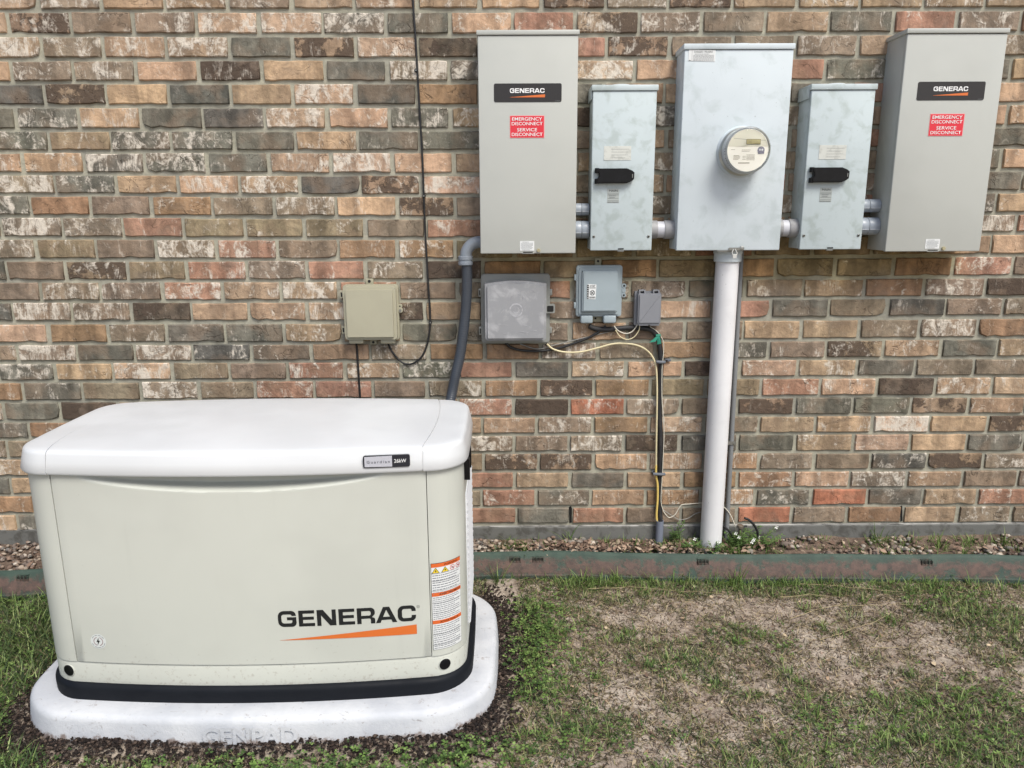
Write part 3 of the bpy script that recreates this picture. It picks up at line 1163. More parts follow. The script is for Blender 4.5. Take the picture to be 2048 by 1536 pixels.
M_LEAF = attr_mat('dry leaves', 0.85)
r = np.random.default_rng(5)
K = 1150
px = np.concatenate([r.normal(0.55, 0.25, 600), r.uniform(-0.1, 2.4, 350), r.uniform(-2.6, -1.4, 200)])
t = r.random(K)
py = edge_y(px) * (1 - t) * 0.9 - 0.02 * t
tn = pal([(122, 100, 86), (146, 124, 106), (102, 82, 70), (160, 142, 124), (86, 70, 60)], K, r, 0.25)
o = obj('dead_leaf', scatter_leaves(np.stack([px, py, 0.104 + 0.014 * r.random(K)], 1), r.uniform(0.012, 0.032, K), 8, tn), M_LEAF)
tag(o, 'dry brown leaves and bark lying over the pebbles in the narrow bed', 'dead leaves', kind='stuff')

# ---- dark mulch and turned soil round the pad
M_MULCH = attr_mat('mulch', 0.95, spec=0.15)
r = np.random.default_rng(9)
K = 60000
px = r.uniform(-1.65, 0.22, K); py = r.uniform(-1.42, -0.12, K)
d = pad_dist(px, py)
wd = 0.030 + 0.085 * fbm(px, py, 5, 3, 44) + 0.07 * ((px > -0.12) & (py > -0.95)) + 0.03 * (py < -1.0)
keep = (d > -0.05) & (d < wd * (0.35 + 0.9 * r.random(K)))
px, py, d = px[keep], py[keep], d[keep]
K = len(px)
pz = ground_z(px, py) + 0.004 + 0.008 * r.random(K) + 0.012 * np.exp(-((d - 0.02) / 0.04) ** 2) * fbm(px, py, 12, 2, 4)
tn = pal([(40, 34, 32), (50, 42, 38), (32, 28, 27), (60, 50, 45), (44, 37, 34), (84, 72, 64)], K, r, 0.25)
o = obj('mulch', scatter_solids(np.stack([px, py, pz], 1), r.uniform(0.004, 0.013, K), 13, flatn=(0.3, 0.7), tones=tn, jitter=0.45), M_MULCH)
tag(o, 'dark crumbly mulch and turned soil heaped round the white pad', 'mulch', kind='stuff')


# ================================================================== GRASS AND WEEDS
def blades(bx, by, bz, h, w, seed, tones, lean=(0.2, 0.9), seg=3, lay=None):
    """curved tapering blades; lay = 0 upright .. 1 lying on the ground"""
    r = np.random.default_rng(seed)
    K = len(bx)
    az = r.random(K) * 2 * np.pi
    le = r.uniform(*lean, K)
    if lay is not None:
        le = le * (1 - lay) + lay * r.uniform(1.35, 1.62, K)
    bend = r.uniform(0.1, 0.9, K) * (1 if lay is None else (1 - 0.8 * lay))
    side = r.normal(0, 0.35, K)
    V = np.zeros((K, 2 * seg + 1, 3))
    cx = np.zeros(K); cy = np.zeros(K); cz = np.zeros(K)
    px_, py_ = -np.sin(az), np.cos(az)
    for s in range(seg + 1):
        f = s / seg
        wd = w * (1 - f ** 1.6) * 0.5 if s else w * 0.4
        a = az + side * f
        if s < seg:
            V[:, 2 * s] = np.stack([bx + cx + px_ * wd, by + cy + py_ * wd, bz + cz], 1)
            V[:, 2 * s + 1] = np.stack([bx + cx - px_ * wd, by + cy - py_ * wd, bz + cz], 1)
        else:
            V[:, 2 * s] = np.stack([bx + cx, by + cy, bz + cz], 1)
        ang = le + bend * f
        st = h / seg
        cx = cx + st * np.sin(ang) * np.cos(a)
        cy = cy + st * np.sin(ang) * np.sin(a)
        cz = np.maximum(cz + st * np.cos(ang), 0.002 * (s + 1))
    tri = []
    for s in range(seg - 1):
        a = 2 * s
        tri += [(a, a + 1, a + 3), (a, a + 3, a + 2)]
    a = 2 * (seg - 1)
    tri.append((a, a + 1, a + 2))
    tri = np.array(tri)
    T = (tri[None] + (np.arange(K) * (2 * seg + 1))[:, None, None]).reshape(-1, 3)
    return V.reshape(-1, 3), T, np.repeat(tones, 2 * seg + 1, 0)


M_GRASS = attr_mat('grass', 0.6, 0.25)

# lawn cover: bare patches and green patches read off the photograph, as places on the ground
BARE = [(0.43, -0.44, 0.16, 0.10), (0.62, -0.50, 0.16, 0.09), (1.05, -0.45, 0.34, 0.12), (1.36, -0.65, 0.22, 0.10),
        (1.11, -0.81, 0.16, 0.09), (0.43, -0.93, 0.14, 0.08), (0.60, -1.10, 0.22, 0.10), (0.80, -0.38, 0.3, 0.07),
        (1.55, -0.40, 0.25, 0.07), (0.30, -0.70, 0.08, 0.06), (1.70, -0.85, 0.16, 0.07), (0.45, -1.2, 0.2, 0.06)]
GREEN = [(0.10, -0.62, 0.13, 0.26), (0.02, -0.40, 0.08, 0.10), (1.75, -0.55, 0.14, 0.25), (1.15, -1.15, 0.30, 0.12), (0.9, -1.0, 0.14, 0.08),
         (0.78, -0.60, 0.10, 0.05), (0.2, -1.15, 0.2, 0.10), (-0.6, -1.35, 0.5, 0.08), (-1.75, -0.8, 0.3, 0.5), (1.05, -0.27, 0.3, 0.03),
         (1.6, -0.27, 0.2, 0.03), (0.35, -0.22, 0.3, 0.03), (1.4, -1.0, 0.2, 0.12), (0.55, -0.75, 0.12, 0.06)]


def cover(X, Y):
    c = 0.50 + 0.9 * (fbm(X, Y, 5, 3, 71) - 0.5) + 1.3 * (fbm(X, Y, 17, 3, 72) - 0.5)
    c = c + 0.10 * np.clip((-Y - 0.75) * 2, 0, 1)
    for x, y, a, b in BARE:
        c = c - 0.27 * np.exp(-((X - x) / a) ** 2 - ((Y - y) / b) ** 2)
    for x, y, a, b in GREEN:
        c = c + 0.42 * np.exp(-((X - x) / a) ** 2 - ((Y - y) / b) ** 2)
    c = np.where(X < -1.3, c + 0.35, c)
    return np.clip(c, 0, 1)


def lawn_mask(X, Y):
    d = pad_dist(X, Y)
    return (d > 0.035 + 0.06 * fbm(X, Y, 9, 3, 5)) & (Y < edge_y(X) - 0.03) & (Y > -3.1) & ~((X > -0.1) & (X < 0.03) & (Y > -0.9) & (Y < -0.15)) 


def field(n, seed, x0=-2.9, x1=2.9, y0=-1.75, y1=-0.15, p=lambda c: c):
    r = np.random.default_rng(seed)
    X = r.uniform(x0, x1, n); Y = r.uniform(y0, y1, n)
    c = cover(X, Y)
    k = lawn_mask(X, Y) & (r.random(n) < p(c))
    return X[k], Y[k], c[k], r


parts = []
# fresh green and olive blades
X, Y, c, r = field(190000, 1, p=lambda c: np.clip(c * 1.5 - 0.32, 0.02, 1))
K = len(X)
left = X < -1.3
green = pal([(86, 108, 60), (112, 132, 74), (58, 76, 46), (150, 162, 108), (100, 114, 74), (42, 56, 36), (70, 92, 50)], K, r, 0.3)
olive = pal([(122, 122, 76), (136, 130, 88), (108, 108, 66), (142, 134, 96)], K, r, 0.2)
g = (r.random(K) < np.clip(c * 1.3 - 0.1, 0.15, 0.92)) | left
tn = np.where(g[:, None], green, olive)
h = r.uniform(0.010, 0.036, K) * np.where(left, 1.7, 1.0) * (0.7 + 0.6 * c)
parts.append(blades(X, Y, ground_z(X, Y) - 0.001, h, r.uniform(0.0020, 0.0042, K) * np.where(left, 1.3, 1.0), 2, tn, lay=np.clip(r.random(K) * 1.5 - 0.25, 0, 0.95)))
# brown thatch lying flat
X, Y, c, r = field(200000, 3, p=lambda c: 0.24 + 0.48 * np.clip((c - 0.12) * 4, 0, 1))
K = len(X)
tn = pal([(132, 116, 92), (100, 86, 70), (176, 160, 130), (60, 50, 42), (116, 108, 82), (76, 70, 50), (50, 44, 36)], K, r, 0.3)
parts.append(blades(X, Y, ground_z(X, Y) + 0.001, r.uniform(0.012, 0.035, K) * np.where(r.random(K) < 0.06, 2.2, 1.0), r.uniform(0.0014, 0.0034, K), 4, tn, lay=0.55 + 0.42 * r.random(K)))
# pale straw
X, Y, c, r = field(15000, 5, p=lambda c: 0.6 - 0.3 * c)
K = len(X)
tn = pal([(196, 178, 140), (180, 162, 124), (206, 192, 160)], K, r, 0.1)
parts.append(blades(X, Y, ground_z(X, Y) + 0.004, r.uniform(0.02, 0.06, K), r.uniform(0.0012, 0.0024, K), 6, tn, lay=np.full(K, 0.96)))
off = 0
V, T, C = [], [], []
for v, t, cc in parts:
    V.append(v); T.append(t + off); C.append(cc); off += len(v)
o = obj('grass', raw_mesh(np.concatenate(V), np.concatenate(T), tones=np.concatenate(C)), M_GRASS)
tag(o, 'thin patchy grass, green and straw coloured, over the bare soil', 'grass', kind='stuff')


# crumbs of soil, grit and scraps lying on the lawn
r = np.random.default_rng(61)
K = 26000
X = r.uniform(-0.1, 2.3, K); Y = r.uniform(-1.5, -0.2, K)
c = cover(X, Y)
k = lawn_mask(X, Y) & (r.random(K) < 0.75 - 0.5 * c)
X, Y = X[k], Y[k]
K = len(X)
tn = pal([(150, 132, 118), (126, 108, 96), (104, 88, 76), (84, 70, 60), (170, 154, 138)], K, r, 0.2)
o = obj('soil_crumb', scatter_solids(np.stack([X, Y, ground_z(X, Y) + 0.001], 1), r.uniform(0.0025, 0.008, K) * np.where(r.random(K) < 0.02, 2, 1), 62, tones=tn, jitter=0.35), M_MULCH)
tag(o, 'crumbs of pale soil and grit lying on the bare ground', 'soil crumbs', kind='stuff')
K = 420
X = r.uniform(-0.05, 2.3, K); Y = r.uniform(-1.4, -0.22, K)
k = lawn_mask(X, Y)
X, Y = X[k], Y[k]
tn = pal([(122, 100, 82), (150, 128, 106), (96, 78, 66), (176, 158, 132)], len(X), r, 0.2)
o = obj('fallen_leaf', scatter_leaves(np.stack([X, Y, ground_z(X, Y) + 0.008], 1), r.uniform(0.008, 0.022, len(X)), 63, tn), M_LEAF)
tag(o, 'small dry leaf scraps strewn over the lawn', 'dead leaves', kind='stuff')


# taller loose clumps standing out of the turf
r = np.random.default_rng(90)
X = r.uniform(-0.1, 2.3, 900); Y = r.uniform(-1.45, -0.25, 900)
k = lawn_mask(X, Y) & (cover(X, Y) > 0.48)
X, Y = X[k][:230], Y[k][:230]
n_ = 14
bx = np.repeat(X, n_) + r.normal(0, 0.010, len(X) * n_); by = np.repeat(Y, n_) + r.normal(0, 0.008, len(X) * n_)
K = len(bx)
v, t, c = blades(bx, by, ground_z(bx, by), r.uniform(0.02, 0.060, K), r.uniform(0.0024, 0.0046, K), 91,
                 pal([(92, 118, 58), (110, 134, 68), (76, 98, 50), (134, 146, 92)], K, r, 0.2), lean=(0.2, 1.3), seg=4)
o = obj('grass_clump', raw_mesh(v, t, tones=c), M_GRASS)
tag(o, 'taller loose green clumps standing out of the patchy turf', 'grass', kind='stuff')


def tuft_mesh(cx, cy, z, n, h, spread, w, seed, tones, lean=(0.1, 1.0)):
    r = np.random.default_rng(seed)
    X = cx + r.normal(0, spread, n); Y = cy + r.normal(0, spread * 0.7, n)
    v, t, c = blades(X, Y, np.full(n, z), h * r.uniform(0.5, 1.1, n), w * r.uniform(0.7, 1.2, n), seed, pal(tones, n, r, 0.15), lean=lean, seg=4)
    return v, t, c


def merge(parts, name='m'):
    off = 0
    V, T, C = [], [], []
    for v, t, cc in parts:
        V.append(v); T.append(t + off); C.append(cc); off += len(v)
    return raw_mesh(np.concatenate(V), np.concatenate(T), name, tones=np.concatenate(C))


FRESH = [(94, 118, 58), (110, 134, 70), (78, 102, 50), (128, 146, 86)]
# grass along the foot and top of the edging: a fringe nobody could count
fr = []
r = np.random.default_rng(77)
for i in range(230):
    x = float(r.choice([r.normal(1.0, 0.18), r.normal(1.58, 0.15), r.uniform(-0.05, 2.3), r.normal(0.38, 0.15), r.normal(-1.9, 0.3)]))
    if -1.45 < x < -0.12: continue
    y = float(edge_y(x)) - 0.045 - abs(float(r.normal(0, 0.035)))
    fr.append(tuft_mesh(x, y, 0.0, int(r.integers(5, 16)), float(r.uniform(0.03, 0.085)), 0.020, 0.0035, 300 + i, FRESH, (0.2, 1.2)))
for i in range(230):
    x = float(r.choice([r.normal(0.0, 0.06), r.normal(0.72, 0.14), r.uniform(0.0, 2.4), r.normal(1.72, 0.22), r.normal(0.98, 0.12)]))
    if -1.45 < x < -0.10: continue
    y = float(r.uniform(float(edge_y(x)) * 0.8, -0.02))
    fr.append(tuft_mesh(x, y, bed_z(x, y), int(r.integers(4, 14)), float(r.uniform(0.03, 0.075)), 0.014, 0.003, 600 + i, FRESH, (0.2, 1.2)))
o = obj('grass_fringe', merge(fr), M_GRASS)
tag(o, 'fresh green grass growing along both sides of the metal edging', 'grass', kind='stuff')

# tufts one can pick out
for (px_, py_, yy, zz, n, h, lab) in [
        (990, 1165, None, 0.0, 16, 0.14, 'tall thin grass tuft growing beside the back right corner of the generator pad'),
        (1140, 1065, -0.03, 0.09, 9, 0.11, 'spindly grass tuft rising against the foundation below the black gap between bricks'),
        (1215, 1085, -0.06, 0.09, 14, 0.075, 'short spiky grass tuft in the bed left of the grey sleeve pipe'),
        (1755, 1068, -0.03, 0.09, 8, 0.13, 'tall single-stemmed grass in the bed, left of the two big wispy tufts'),
        (1880, 1095, -0.08, 0.09, 26, 0.095, 'bushiest light green grass tuft in the bed near the right end of the wall'),
        (2005, 1090, -0.06, 0.09, 18, 0.10, 'grass tuft at the far right end of the bed'),
        (1475, 1160, -0.20, 0.0, 30, 0.09, 'dense green grass clump at the foot of the edging, right of the white riser pipe'),
        (1235, 1158, -0.19, 0.0, 20, 0.07, 'low grass clump at the foot of the edging below the grey sleeve pipe')]:
    if yy is None:
        x, y = -0.055, -0.20
    else:
        p = at(px_, py_, yy)
        x, y = p.x, yy
    if zz > 0.05:
        zz = bed_z(x, y)
    v, t, c = tuft_mesh(x, y, zz, n, h, 0.012, 0.004, int(px_), FRESH, (0.05, 0.75))
    o = obj('grass_tuft', raw_mesh(v, t, tones=c), M_GRASS)
    tag(o, lab, 'grass tuft', 'grass tufts along the edging and bed')

# ---- clover and low broad-leaved weeds
def weeds(cx, cy, z, seed, tones, size=(0.0045, 0.0115), hgt=(0.004, 0.030)):
    r = np.random.default_rng(seed)
    K = len(cx)
    C = np.stack([cx, cy, z + r.uniform(*hgt, K)], 1)
    # three leaflets each
    c3 = np.repeat(C, 3, 0)
    a = np.tile([0, 2.094, 4.189], K) + np.repeat(r.random(K) * 6.28, 3)
    s = np.repeat(r.uniform(*size, K), 3)
    rad = np.array([0.1, 0.75, 1.0, 0.9])
    out = []
    V = np.zeros((3 * K, 6, 3))
    shape = [(0.05, 0.0), (0.55, 0.42), (0.98, 0.36), (0.86, 0.0), (0.98, -0.36), (0.55, -0.42)]
    for i, (u, v) in enumerate(shape):
        V[:, i, 0] = u; V[:, i, 1] = v
        V[:, i, 2] = 0.18 * u + 0.15 * abs(v) + (0.06 if i != 3 else 0.0)
    V *= s[:, None, None]
    tl = r.normal(0, 0.35, 3 * K)
    x, y, zz = V[..., 0], V[..., 1], V[..., 2]
    x, zz = x * np.cos(tl)[:, None] - zz * np.sin(tl)[:, None], x * np.sin(tl)[:, None] + zz * np.cos(tl)[:, None]
    x, y = x * np.cos(a)[:, None] - y * np.sin(a)[:, None], x * np.sin(a)[:, None] + y * np.cos(a)[:, None]
    V = np.stack([x, y, zz], 2) + c3[:, None]
    q = np.array([(0, 1, 2, 3), (0, 3, 4, 5)])
    Q = (q[None] + (np.arange(3 * K) * 6)[:, None, None]).reshape(-1, 4)
    t = np.repeat(pal(tones, K, r, 0.2), 18, 0)
    return raw_mesh(V.reshape(-1, 3), Q, tones=t)


M_CLOVER = attr_mat('clover', 0.6, 0.3)
cl = [(0.09, -0.66, 0.05, 0.12, 1100), (0.12, -0.50, 0.05, 0.10, 600), (0.10, -0.85, 0.05, 0.05, 220), (-0.45, -1.27, 0.14, 0.03, 1300), (-0.85, -1.27, 0.2, 0.025, 900),
      (-0.15, -1.20, 0.1, 0.035, 900), (-1.0, -1.33, 0.25, 0.03, 600), (-1.7, -0.9, 0.2, 0.28, 2600), (-1.6, -1.15, 0.15, 0.1, 900), (-1.95, -0.35, 0.12, 0.10, 500),
      (1.35, -1.13, 0.22, 0.06, 500), (0.95, -1.08, 0.07, 0.04, 160), (1.65, -1.05, 0.15, 0.12, 400), (0.98, -0.66, 0.04, 0.03, 60), (0.25, -1.12, 0.12, 0.06, 260),
      (1.78, -0.62, 0.06, 0.2, 260), (0.78, -0.60, 0.07, 0.04, 110), (0.45, -0.80, 0.08, 0.04, 90), (1.45, -0.9, 0.08, 0.05, 120), (1.75, -0.35, 0.1, 0.05, 160)]
cf = 0.42
X = np.concatenate([r.normal(a, c * 1.35, int(n * cf)) for a, b, c, d, n in cl])
Y = np.concatenate([r.normal(b, d * 1.35, int(n * cf)) for a, b, c, d, n in cl])
k = (pad_dist(X, Y) > 0.03) & (cover(X, Y) > 0.30) & (Y < edge_y(X) - 0.03)
X, Y = X[k], Y[k]
o = obj('clover', weeds(X, Y, ground_z(X, Y), 4, [(84, 110, 58), (106, 134, 68), (66, 90, 48), (128, 152, 86)]), M_CLOVER)
tag(o, 'small round-leaved clover spreading round the pad and through the lawn', 'clover', kind='stuff')


# ---- weeds with white flowers round the riser pipe
def weed_plant(x, y, z, n, h, seed, label, flowers=0, spread=0.05):
    r = random.Random(seed)
    e = thing('weed_plant', label, 'weed', (x, y, z), 'leafy weeds in the bed round the riser pipe')
    st = new(); lf = []
    heads = []
    for i in range(n):
        a = r.uniform(0, 6.28)
        hh = h * r.uniform(0.4, 1.1)
        d = spread * r.uniform(0.2, 1.2)
        pts = spline([(x, y, z), (x + math.cos(a) * d * 0.5, y + math.sin(a) * d * 0.35, z + hh * 0.6),
                      (x + math.cos(a) * d, y + math.sin(a) * d * 0.6, z + hh)], 4)
        add_tube(st, pts, 0.0011, 4)
        heads.append(pts[-1])
        for k in range(2, len(pts)):
            for s in (-1, 1):
                lf.append((pts[k], a + s * r.uniform(0.8, 1.7), r.uniform(0.014, 0.026)))
    obj('stem', st, M_STEM, e)
    lb = new()
    for p, a, L in lf:
        dx, dy = math.cos(a), math.sin(a) * 0.8
        nx, ny = -dy, dx
        t = r.uniform(-0.3, 0.6)
        v = [lb.verts.new(p), lb.verts.new(p + Vector((dx * L * .5 + nx * L * .17, dy * L * .5 + ny * L * .17, L * t * .5))),
             lb.verts.new(p + Vector((dx * L, dy * L, L * t * .7))), lb.verts.new(p + Vector((dx * L * .5 - nx * L * .17, dy * L * .5 - ny * L * .17, L * t * .5)))]
        lb.faces.new(v)
    obj('leaf', lb, M_WEED, e)['kind'] = 'stuff'
    for i in range(flowers):
        p = heads[i % len(heads)] + Vector((r.uniform(-.01, .01), -0.006, 0.004))
        fb = new()
        c = fb.verts.new(p)
        for k in range(4):
            a = k * 1.571 + 0.4
            u = Vector((math.cos(a), -0.25, math.sin(a))); w = Vector((-math.sin(a), 0, math.cos(a)))
            fb.faces.new((c, fb.verts.new(p + u * .006 + w * .003), fb.verts.new(p + u * .009), fb.verts.new(p + u * .006 - w * .003)))
        obj('flower', fb, M_PETAL, e)


M_STEM = paint('weed stem', (98, 112, 60), 0.7)
M_WEED = paint('weed leaf', (84, 112, 56), 0.6, mottle=0.6, dark=(56, 84, 38), mscale=60)
M_PETAL = flat('white petal', (236, 236, 232), 0.6)
for (x, y, n, h, s, lab, fl, sp) in [
        (0.745, -0.085, 16, 0.045, 1, 'leafy weed with tiny white flowers just left of the riser pipe foot', 2, 0.06),
        (0.845, -0.118, 9, 0.060, 2, 'upright leafy weed directly in front of the riser pipe foot', 1, 0.04),
        (0.945, -0.07, 20, 0.075, 3, 'bushy weed with white flowers right of the riser pipe foot', 4, 0.07),
        (1.055, -0.06, 16, 0.075, 4, 'leafy weed sprawling under the black cable loop', 2, 0.08),
        (0.70, -0.03, 7, 0.09, 5, 'weed climbing the bricks between the sleeve pipe and riser pipe', 0, 0.03)]:
    weed_plant(x, y, bed_z(x, y), n, h, s, lab, fl, sp)

# runner stems straying over the bare soil
M_RUN = paint('dry runner stem', (158, 144, 110), 0.8, mottle=0.8, dark=(118, 104, 76), mscale=20)
bm = new()
r2 = random.Random(4)
for pts in [[(1175, 1178), (1260, 1176), (1350, 1182), (1450, 1190)], [(1600, 1168), (1700, 1176), (1790, 1184), (1850, 1196)],
            [(1580, 1240), (1650, 1216), (1720, 1212), (1830, 1210)], [(1630, 1210), (1660, 1236), (1720, 1256)],
            [(1640, 1280), (1700, 1262), (1760, 1240), (1800, 1215)], [(1740, 1296), (1820, 1294), (1850, 1268)],
            [(1560, 1196), (1620, 1190), (1680, 1196)], [(1350, 1330), (1380, 1400), (1370, 1440)]]:
    P = []
    for u, v in pts:
        d = RV * ((u - 1024) / F_PX) + UV * ((768 - v) / F_PX) + FV
        t = (0.012 - CAM.z) / d.z
        P.append(CAM + d * t)
    P = [p + Vector((0, 0, r2.uniform(0, 0.006))) for p in spline(P, 6)]
    add_tube(bm, P, 0.0016, 5, rfun=lambda i, n: 0.0013 * (1 - 0.6 * i / n))
o = obj('runner_stem', bm, M_RUN)
tag(o, 'dry straw coloured grass runners straying over the bare soil', 'dry stems', kind='stuff')

# ================================================================== METAL EDGING
def edging_mat():
    m, n, b = new_mat('rusty green edging')
    v = coords(n)
    g = n.nodes.new('ShaderNodeNewGeometry')
    sx = n.nodes.new('ShaderNodeSeparateXYZ')
    n.links.new(g.outputs['Position'], sx.inputs[0])
    c = mixc(n, ramp(n, noise_(n, v, 12, 4), 0.35, 0.65), lin((42, 60, 52)), lin((56, 74, 64)))
    # rust band: middle of the height, ragged edges
    z = sx.outputs['Z']
    zz = math_(n, 'ADD', z, math_(n, 'MULTIPLY', noise_(n, coords(n, (9, 9, 22)), 1.0, 8, 0.75), 0.075))
    zz = math_(n, 'ADD', zz, math_(n, 'MULTIPLY', math_(n, 'SUBTRACT', noise_(n, coords(n, (60, 60, 60)), 1.0, 6, 0.75), 0.5), 0.05))
    lo = ramp(n, zz, 0.046, 0.070)
    hi = ramp(n, zz, 0.104, 0.130, 1.0, 0.0)
    r = math_(n, 'MULTIPLY', lo, hi)
    r = math_(n, 'MULTIPLY', r, ramp(n, noise_(n, v, 16, 5, 0.7), 0.36, 0.50))
    sp = ramp(n, noise_(n, v, 55, 6, 0.75), 0.54, 0.62, 0.0, 0.85)
    r = math_(n, 'MAXIMUM', r, math_(n, 'MULTIPLY', sp, hi))
    rc = mixc(n, ramp(n, noise_(n, v, 40, 5, 0.7), 0.35, 0.7), lin((92, 72, 64)), lin((66, 54, 49)))
    c = mixc(n, r, c, rc)
    sp2 = ramp(n, noise_(n, v, 300, 2), 0.72, 0.78, 0.0, 0.7)
    c = mixc(n, sp2, c, lin((170, 160, 150)))
    n.links.new(c, b.inputs['Base Color'])
    b.inputs['Roughness'].default_value = 0.7
    h = math_(n, 'ADD', r, math_(n, 'MULTIPLY', noise_(n, v, 140, 4), 0.8))
    bump(n, b, h, 0.5, 0.002)
    return m


M_EDGE = edging_mat()


def edging(name_label, x0, x1, doff, slots, group):
    e = thing('metal_edging', name_label, 'garden edging', ((x0 + x1) / 2, float(edge_y((x0 + x1) / 2)), 0), group)
    bm = new()
    n = max(8, int((x1 - x0) / 0.05))
    prof = [(-0.050, -0.02), (-0.046, 0.018), (-0.040, 0.022), (-0.010, 0.094), (-0.004, 0.101), (0.003, 0.104), (0.005, 0.100), (-0.001, 0.095), (-0.036, 0.02), (-0.044, -0.02)]
    rings = []
    for i in range(n + 1):
        x = x0 + (x1 - x0) * i / n
        y = float(edge_y(x)) + doff + 0.007 * math.sin(x * 4.1 + 1) + 0.003 * math.sin(x * 11)
        rings.append([bm.verts.new((x, y + py, pz + 0.0015 * math.sin(x * 7))) for py, pz in prof])
    for a, b in zip(rings, rings[1:]):
        for k in range(len(prof)):
            j = (k + 1) % len(prof)
            bm.faces.new((a[k], a[j], b[j], b[k]))
    bm.faces.new(rings[0]); bm.faces.new(rings[-1][::-1])
    bmesh.ops.recalc_face_normals(bm, faces=bm.faces)
    sobj('panel', bm, M_EDGE, e, 30)
    for s in slots:
        y = float(edge_y(s)) + doff + 0.007 * math.sin(s * 4.1 + 1) + 0.003 * math.sin(s * 11)
        b2 = new()
        # a pressed stake loop: a frame with two tongues
        def q(xx0, xx1, z0, z1, pr):
            add_box(b2, xx0, xx1, y - 0.046 + (z0 - 0.02) * 0.46 - pr, y - 0.046 + (z0 - 0.02) * 0.46 + 0.012, z0, z1, 0.001, 1)
        q(s - 0.024, s + 0.024, 0.086, 0.090, -0.001)
        for dx in (-0.022, -0.008, 0.006, 0.020):
            q(s + dx, s + dx + 0.003, 0.066, 0.086, -0.001)
        q(s - 0.018, s + 0.019, 0.068, 0.071, -0.001)
        obj('stake_loop', b2, M_EDGE, e)
        b3 = new()
        for dx in (-0.018, -0.0045, 0.0095):
            add_box(b3, s + dx, s + dx + 0.010, y - 0.0355 + 0.058 * 0.46 - 0.009, y - 0.02, 0.073, 0.085)
        obj('stake_slot', b3, paint('grimy slot', (40, 40, 36), 0.9), e)
    return e


M_DARK = flat('dark recess', (26, 26, 26), 0.9)
edging('green and rust metal edging running left behind the generator to the frame edge', -3.6, 0.23, -0.006, (-1.93, 0.02, 0.115), 'metal edging lengths')
edging('long rusty green metal edging in front of the gravel, from mid frame to the right', 0.10, 3.6, 0.0, (0.79, 1.70), 'metal edging lengths')

# ================================================================== BOXES ON THE WALL
M_TS = paint('grey powder coat', (175, 177, 172), 0.42, grain=0.15, gscale=700, mottle=0.10, dark=(160, 160, 152), mscale=5)
M_GALV = paint('weathered blue-grey paint', (194, 203, 208), 0.5, mottle=0.55, dark=(170, 181, 183), mscale=13, grain=0.1, streak=0.05, speck=0.5)
M_GALV2 = paint('weathered pale paint', (182, 193, 196), 0.5, mottle=0.7, dark=(158, 169, 167), mscale=17, grain=0.1, streak=0.06, speck=0.5)
M_BLKLBL = flat('black nameplate', (40, 37, 37), 0.35)
M_WHITE = flat('white print', (226, 226, 226), 0.5)
M_ORANGE = flat('orange print', (206, 106, 46), 0.45)
M_BLACK = flat('black print', (22, 24, 26), 0.5)
M_RED = paint('red label', (204, 44, 58), 0.4, mottle=0.25, dark=(190, 60, 66), mscale=14)
M_REDF = paint('faded red label rim', (224, 120, 124), 0.45)
M_LBL = flat('white label', (214, 216, 216), 0.45)
M_LBLG = paint('worn silver label', (198, 200, 194), 0.4, mottle=0.7, dark=(172, 174, 168), mscale=50)
M_GREYPR = flat('grey print', (120, 124, 124), 0.6)
M_SCREW = paint('zinc screw', (150, 150, 146), 0.35, metal=0.9)
M_BRASS = paint('brass lock', (190, 182, 150), 0.35, metal=0.6)
M_BLKPL = paint('black plastic', (10, 10, 13), 0.35, spec=0.3, mottle=0.4, dark=(22, 22, 26), mscale=60)
M_STEEL = paint('dull steel', (150, 150, 146), 0.4, metal=0.8)


def cabinet(t, x0, x1, z0, z1, d, mat, lip=0.016, over=0.004, side_in=0.004, cover_drop=0.0):
    """sheet-metal cabinet: body, front cover, folded rain cap"""
    body = box(x0 + 0.0015, x1 - 0.0015, -d + 0.018, 0.004, z0 + 0.003, z1 - 0.004, 0.003, 2)
    sobj('body', body, mat, t)
    cov = box(x0, x1, -d, -d + 0.017, z0, z1 - lip - 0.0015, 0.0035, 3)
    sobj('cover', cov, mat, t)
    # rain cap: top sheet with folded front and side lips
    cap = new()
    add_box(cap, x0 - over, x1 + over, -d - 0.005, 0.003, z1 - lip, z1, 0.0025, 2)
    sobj('cap', cap, mat, t)
    # dark gap between lip and cover
    return t


def ts_copy(root, dx, label, dz=0.0):
    r = root.copy()
    COL.objects.link(r)
    r.location = root.location + Vector((dx, 0, dz))
    r['label'] = label
    for ch in list(root.children):
        c = ch.copy(); COL.objects.link(c); c.parent = r
        for g in ch.children:
            d = g.copy(); COL.objects.link(d); d.parent = c
    return r


# ---- automatic transfer switch cabinets
X0, X1, Z0, Z1, D = -0.105, 0.2505, 1.328, 2.103, 0.15
ts = thing('transfer_switch', 'tall grey transfer switch cabinet at the left end of the row',
           'electrical cabinet', (0.073, 0, 1.328), 'grey cabinets with black nameplates')
cabinet(ts, X0, X1, Z0, Z1, D, M_TS)
yf = -D - 0.0012
pl = new(); add_poly(pl, rrect(X0 + 0.056, X0 + 0.298, 1.8635, 1.9265, 0.006), yf, -D + 0.002)
npz = obj('nameplate', pl, M_BLKLBL, ts)
obj('lettering', wide_word(X0 + 0.113, 1.8945, 0.124, 0.0155, yf - 0.0006), M_WHITE, npz)
obj('swoosh', strip_bm(X0 + 0.113, X0 + 0.2385, lambda t: 1.8795, lambda t: 1.8800 + 0.0095 * t, yf - 0.0006), M_ORANGE, npz)
obj('small_print', fine_print(X0 + 0.276, X0 + 0.294, 1.8655, 1.8685, 1, yf - 0.0006, seed=4), M_GREYPR, npz)
